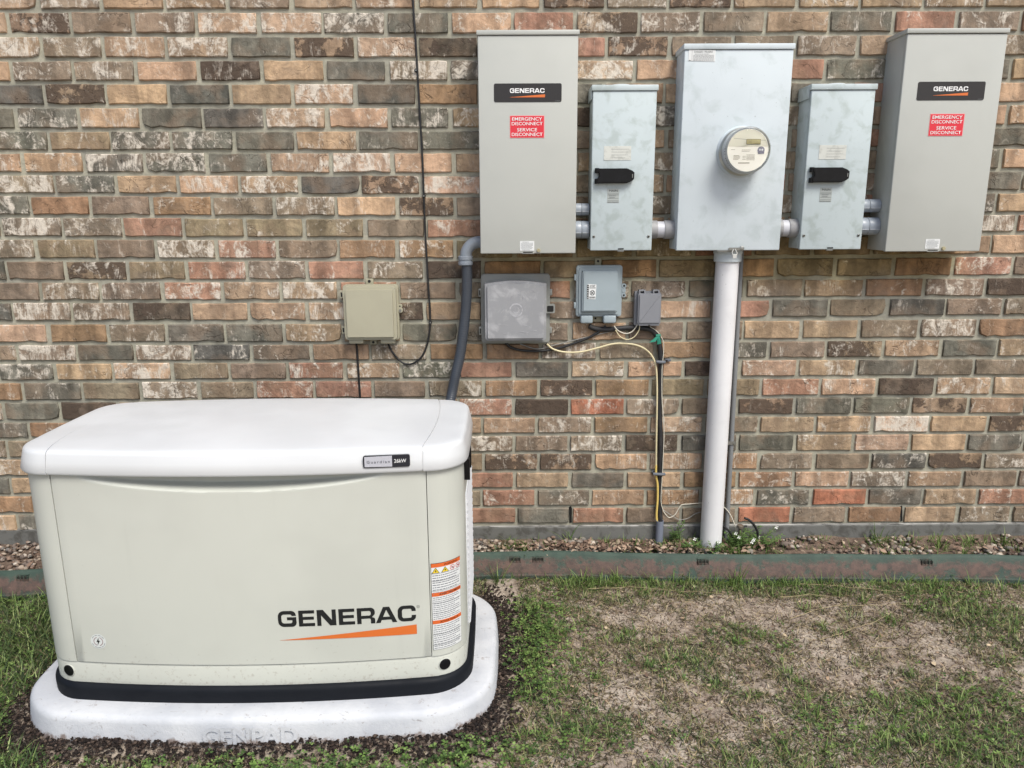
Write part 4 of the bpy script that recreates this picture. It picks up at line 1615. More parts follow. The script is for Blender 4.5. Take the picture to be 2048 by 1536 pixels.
pl = new(); add_poly(pl, [(X0 + 0.1125, 1.741), (X0 + 0.2365, 1.741), (X0 + 0.2365, 1.8175), (X0 + 0.1125, 1.8175)], yf, -D + 0.002)
red = obj('warning_label', pl, M_REDF, ts)
pl = new(); add_poly(pl, [(X0 + 0.1145, 1.743), (X0 + 0.2345, 1.743), (X0 + 0.2345, 1.8155), (X0 + 0.1145, 1.8155)], yf - 0.0005, -D + 0.002)
obj('label_field', pl, M_RED, red)
cxr = X0 + 0.1745
bmj = join(text_bm('EMERGENCY', cxr, 1.8005, 0.0112, yf - 0.0011, w=0.108, anchor='c', bold=0.005),
           text_bm('DISCONNECT', cxr, 1.7845, 0.0112, yf - 0.0011, w=0.111, anchor='c', bold=0.005),
           text_bm('SERVICE', cxr, 1.7635, 0.0112, yf - 0.0011, w=0.072, anchor='c', bold=0.005),
           text_bm('DISCONNECT', cxr, 1.7475, 0.0112, yf - 0.0011, w=0.111, anchor='c', bold=0.005))
obj('lettering', bmj, M_WHITE, red)
pl = new(); add_poly(pl, [(X0 + 0.148, 1.3385), (X0 + 0.201, 1.3385), (X0 + 0.201, 1.3735), (X0 + 0.148, 1.3735)], yf, -D + 0.002)
lb = obj('instruction_label', pl, M_LBL, ts)
obj('small_print', fine_print(X0 + 0.151, X0 + 0.198, 1.3395, 1.3725, 8, yf - 0.0006, seed=8, fill=0.3, center=True), M_GREYPR, lb)
sobj('lock', add_lathe(new(), [(0.0070, 0), (0.0070, 0.006), (0.006, 0.008)], (X0 + 0.217, -D + 0.001, 1.3395), (0, -1, 0), 16), M_BRASS, ts)
sobj('latch', box(X0 + 0.155, X0 + 0.201, -D - 0.004, -D + 0.004, 1.3265, 1.3305, 0.001), M_STEEL, ts)
obj('latch_slot', box(X0 + 0.160, X0 + 0.196, -D - 0.003, -D + 0.003, 1.3316, 1.3345), M_DARK, ts)
ts_copy(ts, 1.5165, 'tall light grey transfer switch cabinet at the far right end of the row')

# ---- main disconnects
X0, X1, Z0, Z1, D = 0.3085, 0.5405, 1.336, 1.9255, 0.12
ds = thing('disconnect_box', 'narrow weathered disconnect with black handle between the left transfer switch and meter can',
           'disconnect switch', (0.4245, 0, 1.336), 'narrow disconnects with black handles')
cabinet(ds, X0, X1, Z0, Z1, D, M_GALV2, lip=0.020, over=0.0045)
# the cap's deeper side skirts near the wall and the knockout hub on top
sobj('cap_skirt', box(X0 - 0.005, X0 - 0.001, -D + 0.012, 0.002, Z1 - 0.048, Z1 - 0.012, 0.001), M_GALV2, ds)
sobj('cap_skirt', box(X1 + 0.001, X1 + 0.005, -D + 0.030, 0.002, Z1 - 0.048, Z1 - 0.012, 0.001), M_GALV2, ds)
sobj('hub_plate', add_lathe(new(), [(0.045, 0), (0.045, 0.004), (0.040, 0.007)], ((X0 + X1) / 2 - 0.01, -0.055, Z1), (0, 0, 1), 24), M_GALV, ds)
yf = -D - 0.0012
pl = new(); add_poly(pl, [(X0 + 0.044, 1.664), (X0 + 0.144, 1.664), (X0 + 0.144, 1.714), (X0 + 0.044, 1.714)], yf, -D + 0.002)
lb = obj('maker_label', pl, M_LBLG, ds)
obj('small_print', fine_print(X0 + 0.072, X0 + 0.138, 1.668, 1.708, 4, yf - 0.0006, seed=2, fill=0.16), paint('faint print', (168, 170, 166), 0.5), lb)
pl = new(); add_poly(pl, [(X0 + 0.060, 1.512), (X0 + 0.104, 1.512), (X0 + 0.104, 1.563), (X0 + 0.060, 1.563)], yf, -D + 0.002)
lb = obj('main_label', pl, paint('grey label', (164, 170, 168), 0.45), ds)
obj('lettering', text_bm('MAIN', X0 + 0.082, 1.5515, 0.0078, yf - 0.0006, w=0.031, anchor='c', bold=0.0), M_BLACK, lb)
bmj = new()
for z in (1.5435, 1.5395, 1.5275, 1.5185, 1.5135):
    add_box(bmj, X0 + 0.0615, X0 + 0.1025, yf - 0.0006, yf, z, z + 0.0007)
obj('rules', bmj, M_BLACK, lb)
obj('small_print', fine_print(X0 + 0.064, X0 + 0.100, 1.5285, 1.5395, 2, yf - 0.0006, seed=3, fill=0.4, center=True), M_GREYPR, lb)
# handle: flat lever with a pointed right end and two hinge knuckles at left
hz = 1.6075
hp = [(X0 + 0.020, hz - 0.0265), (X0 + 0.128, hz - 0.0265), (X0 + 0.146, hz - 0.019), (X0 + 0.155, hz - 0.012), (X0 + 0.156, hz + 0.012),
      (X0 + 0.147, hz + 0.019), (X0 + 0.128, hz + 0.0265), (X0 + 0.020, hz + 0.0265), (X0 + 0.018, hz + 0.016), (X0 + 0.024, hz + 0.010), (X0 + 0.026, hz - 0.002), (X0 + 0.018, hz - 0.012)]
bmh = new(); add_poly(bmh, hp, -D - 0.022, -D - 0.002)
bmesh.ops.bevel(bmh, geom=[e for e in bmh.edges if all(v.co.y < -D - 0.015 for v in e.verts)], offset=0.0035, segments=2, affect='EDGES')
hd = sobj('handle', bmh, M_BLKPL, ds, 30)
sobj('knuckle', join(add_lathe(new(), [(0.0085, 0), (0.0085, 0.018)], (X0 + 0.019, -D - 0.010, hz + 0.010), (0, 0, 1), 12),
                     add_lathe(new(), [(0.0085, 0), (0.0085, 0.018)], (X0 + 0.019, -D - 0.010, hz - 0.028), (0, 0, 1), 12)), M_BLKPL, hd)
obj('padlock_slot', box(X0 + 0.147, X0 + 0.1500, -D - 0.0226, -D - 0.021, hz - 0.007, hz + 0.006, 0.0005), M_STEEL, hd)
for dx in (0.0125, 0.2185):
    sc = sobj('screw', add_lathe(new(), [(0.0052, 0), (0.0052, 0.0025), (0.0035, 0.004)], (X0 + dx, -D + 0.0005, 1.388), (0, -1, 0), 12), M_SCREW, ds)
    sobj('slot', add_lathe(new(), [(0.0024, 0), (0.0024, 0.0006)], (X0 + dx, -D - 0.0037, 1.388), (0, -1, 0), 8), M_DARK, sc)
obj('latch_slot', box(X0 + 0.105, X0 + 0.127, -D - 0.003, -D + 0.002, 1.3405, 1.3445, 0.001), M_DARK, ds)
sobj('drain_tab', box(X0 + 0.104, X0 + 0.128, -D + 0.002, -D + 0.010, 1.331, 1.337, 0.001), M_STEEL, ds)
ts_copy(ds, 0.792, 'narrow weathered disconnect with black handle between the meter can and the right transfer switch')

# ---- meter can
X0, X1, Z0, Z1, D = 0.6305, 1.0195, 1.3350, 2.0590, 0.135
mc = thing('meter_can', 'wide pale blue-grey meter can carrying the round glass electric meter', 'meter box', (0.825, 0, 1.335))
cabinet(mc, X0, X1, Z0, Z1, D, M_GALV, lip=0.019, over=0.004)
sobj('hub_plate', add_lathe(new(), [(0.062, 0), (0.062, 0.004), (0.055, 0.006)], (0.845, -0.06, Z1), (0, 0, 1), 28), M_GALV, mc)
yf = -D - 0.0012
pl = new(); add_poly(pl, [(X0 + 0.014, 2.002), (X0 + 0.109, 1.9995), (X0 + 0.110, 2.0375), (X0 + 0.015, 2.0395)], yf, -D + 0.002)
lb = obj('danger_label', pl, M_LBL, mc)
bmj = join(text_bm('DANGER / PELIGRO', X0 + 0.067, 2.0290, 0.0058, yf - 0.0006, w=0.066, anchor='c', bold=0.01),
           fine_print(X0 + 0.030, X0 + 0.107, 2.002, 2.0265, 6, yf - 0.0006, seed=12, fill=0.32, center=True),
           box(X0 + 0.0262, X0 + 0.0268, yf - 0.0006, yf, 2.002, 2.037),
           box(X0 + 0.017, X0 + 0.022, yf - 0.0006, yf, 2.0025, 2.0050))
obj('lettering', bmj, M_GREYPR, lb)
sobj('drain_tab', box(X0 + 0.155, X0 + 0.215, -D + 0.002, -D + 0.012, 1.330, 1.336, 0.001), M_STEEL, mc)
# raised socket ring
MX, MZ = 0.8535, 1.690
sobj('socket_ring', add_lathe(new(), [(0.092, 0.0), (0.090, 0.005), (0.086, 0.009), (0.080, 0.010)], (MX, -D + 0.001, MZ), (0, -1, 0), 64, cap1=True), M_GALV, mc, 30)
# hasp and wire seal at the bottom edge
hs = new()
add_poly(hs, rrect(X0 + 0.196, X0 + 0.248, 1.337, 1.3455, 0.004, 3), -D - 0.006, -D - 0.003)
add_lathe(hs, [(0.009, 0), (0.009, 0.003), (0.005, 0.0045)], (X0 + 0.2455, -D - 0.003, 1.3425), (0, -1, 0), 14)
hsp = sobj('hasp', hs, M_STEEL, mc)
obj('seal', join(tube([(X0 + 0.214, -D - 0.006, 1.340), (X0 + 0.209, -D - 0.009, 1.328), (X0 + 0.213, -D - 0.010, 1.313), (X0 + 0.219, -D - 0.009, 1.313)], 0.0018, 6),
                 tube([(X0 + 0.220, -D - 0.006, 1.340), (X0 + 0.228, -D - 0.009, 1.325), (X0 + 0.224, -D - 0.010, 1.308)], 0.0018, 6),
                 box(X0 + 0.212, X0 + 0.226, -D - 0.012, -D - 0.009, 1.306, 1.322, 0.001)), paint('clear seal', (190, 190, 186), 0.3), hsp)

# ---- the electric meter
def glass_mat():
    m, n, b = new_mat('meter cover')
    b.inputs['Base Color'].default_value = (0.92, 0.93, 0.93, 1)
    b.inputs['Roughness'].default_value = 0.04
    b.inputs['Transmission Weight'].default_value = 1.0
    b.inputs['IOR'].default_value = 1.12
    return m


em = thing('electric_meter', 'round clear-domed electric meter with cream dial plate and small display',
           'electric meter', (MX, -D, MZ))
y0 = -D - 0.009
sobj('base_flange', add_lathe(new(), [(0.085, 0), (0.085, 0.005), (0.082, 0.008), (0.080, 0.010)], (MX, y0, MZ), (0, -1, 0), 64), paint('steel sealing ring', (186, 186, 178), 0.3, metal=0.85), em, 30)
M_METBODY = paint('grey meter body', (196, 198, 200), 0.4)
bd = sobj('drum', add_lathe(new(), [(0.0755, 0.010), (0.0755, 0.030), (0.0735, 0.033), (0.0735, 0.062), (0.0715, 0.066)], (MX, y0, MZ), (0, -1, 0), 64), M_METBODY, em, 30)
# vents round the drum
vb = new()
for a in list(range(200, 250, 7)) + list(range(110, 150, 7)) + [175, 182, 189]:
    t = math.radians(a)
    cx_, cz_ = MX + 0.0733 * math.cos(t), MZ + 0.0733 * math.sin(t)
    add_lathe(vb, [(0.0022, 0), (0.0022, 0.0012)], (cx_, y0 - 0.048, cz_), (math.cos(t), 0, math.sin(t)), 6)
obj('vent', vb, M_DARK, bd)['kind'] = 'stuff'
yd = y0 - 0.0675
dial = new()
add_lathe(dial, [(0.0715, 0), (0.0715, 0.0015)], (MX, yd + 0.0015, MZ), (0, -1, 0), 64)
M_DIAL = paint('cream dial plate', (246, 242, 230), 0.4)
dl = obj('dial_plate', dial, M_DIAL, em)
M_DIALT = paint('upper dial plate', (216, 212, 194), 0.35)
up = [(MX + 0.0705 * math.cos(math.radians(a)), MZ + 0.0705 * math.sin(math.radians(a))) for a in range(10, 171, 5)]
bmu = new(); add_poly(bmu, up, yd - 0.0014, yd + 0.0005)
obj('upper_plate', bmu, M_DIALT, dl)
bmu = new(); add_poly(bmu, [(MX - 0.052 + 0.113 * k / 12, MZ + 0.041 + 0.0 * k - 0.007 * math.sin(k / 12 * 1.5)) for k in range(13)] +
                      [(MX + 0.061 - 0.113 * k / 12, MZ + 0.0395 - 0.007 * math.sin((12 - k) / 12 * 1.5)) for k in range(13)], yd - 0.0020, yd - 0.0010)
obj('plate_line', bmu, paint('plate line', (160, 156, 140), 0.5), dl)
bmu = box(MX - 0.008, MX + 0.043, yd - 0.0028, yd, MZ + 0.019, MZ + 0.0375, 0.0008)
dsp = obj('display', bmu, paint('display frame', (120, 112, 78), 0.3), dl)
obj('display_glass', box(MX - 0.006, MX + 0.041, yd - 0.0034, yd, MZ + 0.021, MZ + 0.0355), paint('liquid crystal', (172, 162, 118), 0.25, mottle=0.5, dark=(146, 136, 96), mscale=60), dsp)
txt = join(fine_print(MX - 0.060, MX - 0.042, MZ + 0.0005, MZ + 0.0035, 1, yd - 0.0007, seed=1, fill=0.5),
           fine_print(MX - 0.022, MX + 0.010, MZ - 0.006, MZ + 0.003, 2, yd - 0.0007, seed=2, fill=0.35),
           fine_print(MX - 0.050, MX - 0.026, MZ - 0.033, MZ - 0.016, 4, yd - 0.0007, seed=3, fill=0.4),
           fine_print(MX - 0.004, MX + 0.026, MZ - 0.035, MZ - 0.014, 5, yd - 0.0007, seed=4, fill=0.4),
           fine_print(MX - 0.018, MX - 0.006, MZ - 0.034, MZ - 0.018, 3, yd - 0.0007, seed=5, fill=0.3),
           box(MX - 0.032, MX + 0.008, yd - 0.0007, yd, MZ - 0.045, MZ - 0.0420))
obj('dial_print', txt, paint('dial print', (150, 140, 116), 0.6), dl)
sobj('utility_seal', join(add_lathe(new(), [(0.0125, 0), (0.0125, 0.003)], (MX + 0.046, yd, MZ + 0.000), (0, -1, 0), 20),
                          box(MX + 0.036, MX + 0.058, yd - 0.002, yd, MZ - 0.0125, MZ - 0.002, 0.001)), paint('grey seal', (128, 126, 140), 0.5), dl)
obj('seal_mark', join(add_lathe(new(), [(0.0035, 0), (0.0035, 0.0005)], (MX + 0.042, yd - 0.003, MZ + 0.001), (0, -1, 0), 8),
                      add_lathe(new(), [(0.0035, 0), (0.0035, 0.0005)], (MX + 0.050, yd - 0.003, MZ + 0.001), (0, -1, 0), 8)), M_LBL, dl)
dome = new()
add_lathe(dome, [(0.0795, 0.012), (0.0790, 0.070), (0.0770, 0.078), (0.0725, 0.0835), (0.060, 0.0865), (0.03, 0.088), (0.001, 0.0883)], (MX, y0, MZ), (0, -1, 0), 64, cap0=False)
g = sobj('glass_dome', dome, glass_mat(), em, 60)
sobj('rim', add_lathe(new(), [(0.0800, 0), (0.0812, 0.004), (0.0800, 0.008)], (MX, y0 - 0.064, MZ), (0, -1, 0), 64, cap0=False, cap1=False), paint('clear rim edge', (178, 180, 176), 0.2), em, 30)

# ================================================================== PIPES BETWEEN THE BOXES
M_PVC = paint('grey conduit', (152, 160, 170), 0.38, mottle=0.25, dark=(136, 144, 152), mscale=20)
M_PVCD = paint('dull grey fitting', (150, 150, 152), 0.5, mottle=0.6, dark=(126, 124, 126), mscale=30)
M_PVCW = paint('white-grey pipe', (214, 214, 216), 0.42, mottle=0.2, dark=(196, 196, 198), mscale=18, speck=0.7)


M_NIP = paint('pale grey pipe', (186, 187, 194), 0.45)


def nipple(label, xa, xb, z, y, r, kind, group):
    t = thing('conduit_nipple', label, 'conduit fitting', ((xa + xb) / 2, y, z), group)
    L = xb - xa
    if kind == 'twin':     # two bell ends butting
        for s, (a, b) in enumerate(((xa, xa + L * 0.46), (xa + L * 0.48, xb))):
            sobj('coupling', add_lathe(new(), [(r * 0.97, 0), (r, 0.002), (r, (b - a) - 0.002), (r * 0.97, b - a)], (a, y, z), (1, 0, 0), 32), M_PVC, t)
        sobj('pipe', add_lathe(new(), [(r * 0.88, 0), (r * 0.88, L + 0.02)], (xa - 0.01, y, z), (1, 0, 0), 24), M_DARK, t)
        rb_ = new()
        for a, b in ((xa, xa + L * 0.46), (xa + L * 0.48, xb)):
            add_box(rb_, a + 0.002, b - 0.002, y - r - 0.0012, y - r + 0.004, z - r * 0.35 - 0.0008, z - r * 0.35 + 0.0008)
        obj('mould_line', rb_, paint('mould line', (196, 200, 206), 0.4), t)
    else:
        sobj('pipe', add_lathe(new(), [(r * 0.90, 0), (r * 0.90, L + 0.02)], (xa - 0.01, y, z), (1, 0, 0), 32), M_NIP, t)
        sobj('coupling', add_lathe(new(), [(r * 0.92, 0), (r, 0.002), (r, L * 0.33)], (xa - 0.004, y, z), (1, 0, 0), 32), M_PVCD, t)
        sobj('coupling', add_lathe(new(), [(r * 0.98, 0), (r * 1.02, 0.002), (r * 1.02, L * 0.38), (r * 1.0, L * 0.44)], (xb - L * 0.42, y, z), (1, 0, 0), 32), M_PVCD, t)
    return t


G1 = 'grey conduit fittings joining the cabinets'
nipple('upper of the two grey conduit couplings between the left transfer switch and its disconnect', 0.252, 0.307, 1.4885, -0.062, 0.0225, 'twin', G1)
nipple('lower, thicker of the two grey couplings between the left transfer switch and its disconnect', 0.252, 0.307, 1.413, -0.066, 0.033, 'twin', G1)
nipple('single grey coupling with white pipe between the left disconnect and the meter can', 0.541, 0.632, 1.4115, -0.066, 0.0345, 'mid', G1)
nipple('single grey coupling with white pipe between the meter can and the right disconnect', 1.020, 1.104, 1.4145, -0.066, 0.0345, 'mid', G1)
nipple('upper of the two grey conduit couplings between the right disconnect and the right transfer switch', 1.334, 1.412, 1.497, -0.062, 0.0245, 'twin', G1)
nipple('lower, thicker of the two grey couplings between the right disconnect and the right transfer switch', 1.334, 1.412, 1.4205, -0.064, 0.033, 'twin', G1)

# ---- riser pipe
def riser_x(z):
    return 0.845 + (0.8515 - 0.845) * 0 + 0.0 + (z - 0.09) * ((0.848 - 0.8515) / 1.2)


ra, rb2 = at(1455, 520, -0.062), at(1421, 1088, -0.062)
rp = thing('riser_pipe', 'thick white-grey plastic riser pipe dropping from the meter can to the bed', 'pipe', (rb2.x, -0.062, 0.08))
axd = Vector((ra.x - rb2.x, 0, ra.z - rb2.z))
Lr = axd.length
sobj('pipe', add_lathe(new(), [(0.0445, -0.02), (0.0445, Lr + 0.03)], (rb2.x, -0.062, rb2.z), axd, 40), M_PVCW, rp, 30)
top = Vector((rb2.x, -0.062, rb2.z)) + axd
sobj('hub', add_lathe(new(), [(0.050, 0), (0.052, 0.002), (0.052, 0.030), (0.0545, 0.032), (0.0545, 0.046)], (top.x, -0.062, 1.289), (0, 0, 1), 40), M_GALV, rp, 30)
# ---- thin grey conduit hugging the riser's right side
a, b = at(1478, 560, -0.02), at(1452, 1060, -0.02)
tc = thing('thin_conduit', 'thin grey conduit running down tight against the right side of the white riser', 'conduit', (b.x, -0.02, 0.1))
sobj('pipe', add_lathe(new(), [(0.010, 0), (0.010, 1.23)], (b.x + 0.004, -0.018, 0.10), (a.x - b.x, 0, a.z - b.z), 16), paint('dull grey conduit', (118, 120, 122), 0.6), tc)
p = at(1460, 884, -0.015)
cl_ = new(); add_poly(cl_, rrect(p.x - 0.016, p.x + 0.018, p.z - 0.007, p.z + 0.007, 0.004, 3), -0.032, -0.005)
add_lathe(cl_, [(0.0035, 0), (0.0035, 0.004)], (p.x + 0.011, -0.031, p.z), (0, -1, 0), 8)
sobj('clip', cl_, M_STEEL, tc)

# ---- flexible conduit from the left transfer switch down behind the generator
fc = thing('flexible_conduit', 'dark grey flexible conduit with elbow dropping from the left transfer switch behind the generator',
           'conduit', (-0.17, -0.06, 1.33))
el = spline([at(972, 486, -0.07), at(956, 484, -0.07), at(942, 490, -0.07), at(933, 503, -0.07), at(931, 520, -0.07)], 6)
M_ELB = paint('mid grey elbow', (124, 131, 140), 0.4)
sobj('elbow', tube(el, 0.0225, 20), M_ELB, fc)
c0 = at(931, 524, -0.07)
sobj('coupling', add_lathe(new(), [(0.026, 0), (0.0285, 0.003), (0.0285, 0.012), (0.026, 0.014), (0.026, 0.020), (0.0285, 0.022), (0.0285, 0.034), (0.025, 0.036)], (c0.x, -0.07, c0.z - 0.012), (0, 0, 1), 28), M_ELB, fc, 30)
hp = spline([at(933, 520, -0.07), at(934, 560, -0.07), at(932, 610, -0.07), at(927, 660, -0.074), at(920, 710, -0.082), at(911, 750, -0.095), at(903, 790, -0.11), at(893, 840, -0.16), at(885, 900, -0.25)], 40)
hose = new(); add_tube(hose, hp, 0.020, 20, rfun=lambda i, n: 0.0203 + (0.0003 if i % 4 < 2 else -0.0002))
M_HOSE = paint('dark grey flexible conduit', (56, 61, 69), 0.35, mottle=0.2, mscale=12)
sobj('hose', hose, M_HOSE, fc, 50)

# ================================================================== SMALL BOXES
def lid_box(t, x0, x1, z0, z1, y_back, d_base, d_lid, mat, r=0.012, inset=0.010, name='lid', mb=None):
    b = new(); add_poly(b, rrect(x0, x1, z0, z1, r, 5), y_back - d_base, y_back)
    bmesh.ops.bevel(b, geom=[e for e in b.edges if all(v.co.y < y_back - d_base + 0.0005 for v in e.verts)], offset=0.003, segments=2, affect='EDGES')
    sobj('base', b, mb or mat, t)
    b = new(); add_poly(b, rrect(x0 + inset, x1 - inset, z0 + inset, z1 - inset, r, 6), y_back - d_base - d_lid, y_back - d_base + 0.002)
    bmesh.ops.bevel(b, geom=[e for e in b.edges if all(v.co.y < y_back - d_base - d_lid + 0.0005 for v in e.verts)], offset=min(0.012, d_lid * 0.7), segments=4, affect='EDGES')
    return sobj(name, b, mat, t)


# beige telephone box
M_BEIGE = paint('beige plastic', (162, 158, 138), 0.45, mottle=0.15, dark=(148, 143, 124), mscale=9, grain=0.1)
M_BEIGE_D = paint('worn beige bracket', (146, 142, 122), 0.6)
x0, x1, z0, z1 = -0.655, -0.437, 0.983, 1.204
bb = thing('beige_box', 'square beige telephone box alone on the bricks above the generator', 'utility box', (-0.546, 0, 0.98))
lid_box(bb, x0, x1, z0, z1, 0, 0.030, 0.034, M_BEIGE, 0.014, 0.006)
b = box(-0.567, -0.535, -0.012, 0.0, 1.200, 1.226, 0.003)
tb = sobj('mounting_tab', b, M_BEIGE_D, bb)
sobj('screw_hole', add_lathe(new(), [(0.006, 0), (0.006, 0.001)], (-0.551, -0.012, 1.216), (0, -1, 0), 12), M_DARK, tb)
b = box(-0.560, -0.532, -0.014, 0.0, 0.962, 0.986, 0.003)
tb = sobj('mounting_tab', b, M_BEIGE_D, bb)
sobj('screw_hole', add_lathe(new(), [(0.005, 0), (0.005, 0.001)], (-0.546, -0.014, 0.972), (0, -1, 0), 12), M_DARK, tb)
for xa, xb in ((-0.638, -0.580), (-0.512, -0.455)):
    sobj('cable_port', box(xa, xb, -0.042, -0.004, 0.9705, 0.989, 0.005), M_BEIGE, bb)
for z in (1.166, 1.025):
    hb = new(); add_poly(hb, [(x0 - 0.012, z - 0.015), (x0 + 0.002, z - 0.015), (x0 + 0.002, z + 0.015), (x0 - 0.012, z + 0.015)], -0.026, -0.010)
    hg = sobj('hinge', hb, M_BEIGE, bb)
    obj('hinge_gap', box(x0 - 0.009, x0 - 0.003, -0.0265, -0.020, z - 0.010, z + 0.008), M_DARK, hg)
lk = new()
add_lathe(lk, [(0.009, 0), (0.009, 0.012)], (x1 + 0.005, -0.014, 1.118), (0, -1, 0), 14)
add_lathe(lk, [(0.010, 0), (0.010, 0.014)], (x1 + 0.006, -0.014, 1.102), (0, -1, 0), 14)
lk = sobj('lock_lug', lk, M_BEIGE, bb)
sobj('bolt', add_lathe(new(), [(0.0055, 0), (0.0055, 0.003)], (x1 + 0.006, -0.028, 1.102), (0, -1, 0), 10), M_SCREW, lk)
obj('hole', add_lathe(new(), [(0.003, 0), (0.003, 0.001)], (x1 + 0.005, -0.0262, 1.118), (0, -1, 0), 8), M_DARK, lk)

# large box with cloudy clear lid
M_CLR = paint('frosted scratched lid', (140, 141, 144), 0.4, mottle=0.8, dark=(172, 172, 175), mscale=13, grain=0.1, speck=0.0)
M_CLRB = paint('cloudy grey flange', (136, 138, 135), 0.4, mottle=0.4, dark=(124, 124, 118), mscale=10)
x0, x1, z0, z1 = -0.110, 0.163, 0.968, 1.243
cb = thing('clear_lid_box', 'big square box with cloudy scratched grey lid below the left transfer switch', 'utility box', (0.026, 0, 0.968))
b = new(); add_poly(b, rrect(x0, x1, z0, z1, 0.014, 5), -0.030, 0)
bmesh.ops.bevel(b, geom=[e for e in b.edges if all(v.co.y < -0.0295 for v in e.verts)], offset=0.004, segments=2, affect='EDGES')
sobj('base', b, M_CLRB, cb)
b = new()      # lid: arched top edge
lp = rrect(x0 + 0.017, x1 - 0.017, z0 + 0.019, z1 - 0.026, 0.012, 5)
lp2 = []
tops = [(x0 + 0.017 + (x1 - x0 - 0.034) * k / 12, z1 - 0.034 + 0.012 * math.sin(math.pi * k / 12)) for k in range(12, -1, -1)]
lp2 = tops + [(x0 + 0.017, z0 + 0.028), (x0 + 0.025, z0 + 0.019), (x1 - 0.025, z0 + 0.019), (x1 - 0.017, z0 + 0.028)]
add_poly(b, lp2, -0.088, -0.028)
bmesh.ops.bevel(b, geom=[e for e in b.edges if all(v.co.y < -0.087 for v in e.verts)], offset=0.010, segments=4, affect='EDGES')
ld = sobj('lid', b, M_CLR, cb)
# moulded ring and scratches on the lid
M_SCR = paint('pale scratches', (168, 168, 172), 0.5, mottle=0.9, dark=(140, 140, 145), mscale=60)
lx, lz = 0.028, 1.108
ring = new()
bmr = new()
for rr_, wd in ((0.024, 0.003), (0.011, 0.0015)):
    pr = [bmr.verts.new((lx + (rr_ + s * wd * (0.6 + 0.5 * math.sin(k * 1.7 + rr_ * 90))) * math.cos(k * math.pi / 16), -0.0888, lz + (rr_ + s * wd) * math.sin(k * math.pi / 16))) for s in (-1, 1) for k in range(32)]
    for k in range(32):
        j = (k + 1) % 32
        bmr.faces.new((pr[k], pr[j], pr[32 + j], pr[32 + k]))
rs = random.Random(3)
for k in range(16):
    cx_, cz_ = rs.uniform(x0 + 0.04, x1 - 0.04), rs.uniform(z0 + 0.04, z1 - 0.06)
    a, L = rs.uniform(0, 3.14), rs.uniform(0.004, 0.030)
    add_tube(bmr, [(cx_ - math.cos(a) * L, -0.0883, cz_ - math.sin(a) * L * 0.5), (cx_, -0.0884, cz_ + 0.002), (cx_ + math.cos(a) * L, -0.0883, cz_ + math.sin(a) * L * 0.5)], 0.0005, 4)
obj('scratches', bmr, M_SCR, ld)
for z in (1.170, 1.018):
    hg = sobj('hinge', box(x0 - 0.010, x0 + 0.002, -0.028, -0.008, z - 0.016, z + 0.016, 0.002), M_CLRB, cb)
    obj('hinge_gap', box(x0 - 0.007, x0 - 0.002, -0.0285, -0.02, z - 0.010, z + 0.010), M_DARK, hg)
    sobj('side_tab', box(x1 - 0.001, x1 + 0.009, -0.022, -0.008, z - 0.012, z + 0.012, 0.002), M_CLRB, cb)
lz_ = 1.108
ht = new(); add_poly(ht, rrect(x1 - 0.020, x1 + 0.019, lz_ - 0.018, lz_ + 0.017, 0.006, 4), -0.046, -0.026)
hsp2 = sobj('hasp', ht, M_CLRB, cb)
ht = new(); add_poly(ht, rrect(x1 - 0.012, x1 + 0.013, lz_ - 0.012, lz_ + 0.011, 0.004, 3), -0.0475, -0.040)
obj('hasp_hole', ht, M_DARK, hsp2)

# pale telephone interface box with the small black and white sticker
M_ATT = paint('pale grey-green plastic', (150, 162, 168), 0.45, mottle=0.3, dark=(136, 148, 152), mscale=9, grain=0.1)
x0, x1, z0, z1 = 0.266, 0.446, 1.074, 1.275
ab = thing('telephone_box', 'pale blue-grey telephone interface box with a small sticker, under the left disconnect', 'utility box', (0.356, 0, 1.07))
lid_box(ab, x0, x1, z0, z1, 0, 0.034, 0.020, M_ATT, 0.010, 0.010)
b = new(); add_poly(b, rrect(x0 + 0.022, x1 - 0.020, z0 + 0.022, z1 - 0.020, 0.006, 4), -0.0605, -0.050)
bmesh.ops.bevel(b, geom=[e for e in b.edges if all(v.co.y < -0.060 for v in e.verts)], offset=0.005, segments=2, affect='EDGES')
ip = sobj('lid_panel', b, M_ATT, ab)
for xa, xb in ((x0 + 0.018, x0 + 0.066), (x0 + 0.108, x0 + 0.158)):
    sobj('cable_port', box(xa, xb, -0.048, -0.004, z0 - 0.026, z0 + 0.006, 0.006, 3), M_ATT, ab)
tb = sobj('mounting_tab', box(x0 + 0.066, x0 + 0.108, -0.014, 0.0, z0 - 0.024, z0 + 0.004, 0.002), M_BEIGE_D, ab)
sobj('screw_hole', add_lathe(new(), [(0.004, 0), (0.004, 0.001)], (x0 + 0.080, -0.014, z0 - 0.010), (0, -1, 0), 10), M_DARK, tb)
tb = sobj('mounting_tab', box(x0 + 0.074, x0 + 0.098, -0.012, 0.0, z1 - 0.002, z1 + 0.026, 0.002), M_BEIGE_D, ab)
sobj('screw_hole', add_lathe(new(), [(0.005, 0), (0.005, 0.001)], (x0 + 0.086, -0.012, z1 + 0.015), (0, -1, 0), 10), M_DARK, tb)
for z in (1.228, 1.118):
    sobj('hinge', box(x0 - 0.008, x0 + 0.001, -0.030, -0.012, z - 0.012, z + 0.012, 0.002), M_ATT, ab)
lk = new()
for dz, rr_ in ((0.0, 0.009), (-0.018, 0.008), (-0.037, 0.0085)):
    add_lathe(lk, [(rr_, 0), (rr_, 0.014)], (x1 + 0.008, -0.020, 1.195 + dz), (0, -1, 0), 14)
add_box(lk, x1 - 0.002, x1 + 0.014, -0.032, -0.020, 1.152, 1.198, 0.002)
lk = sobj('lock_lug', lk, M_ATT, ab)
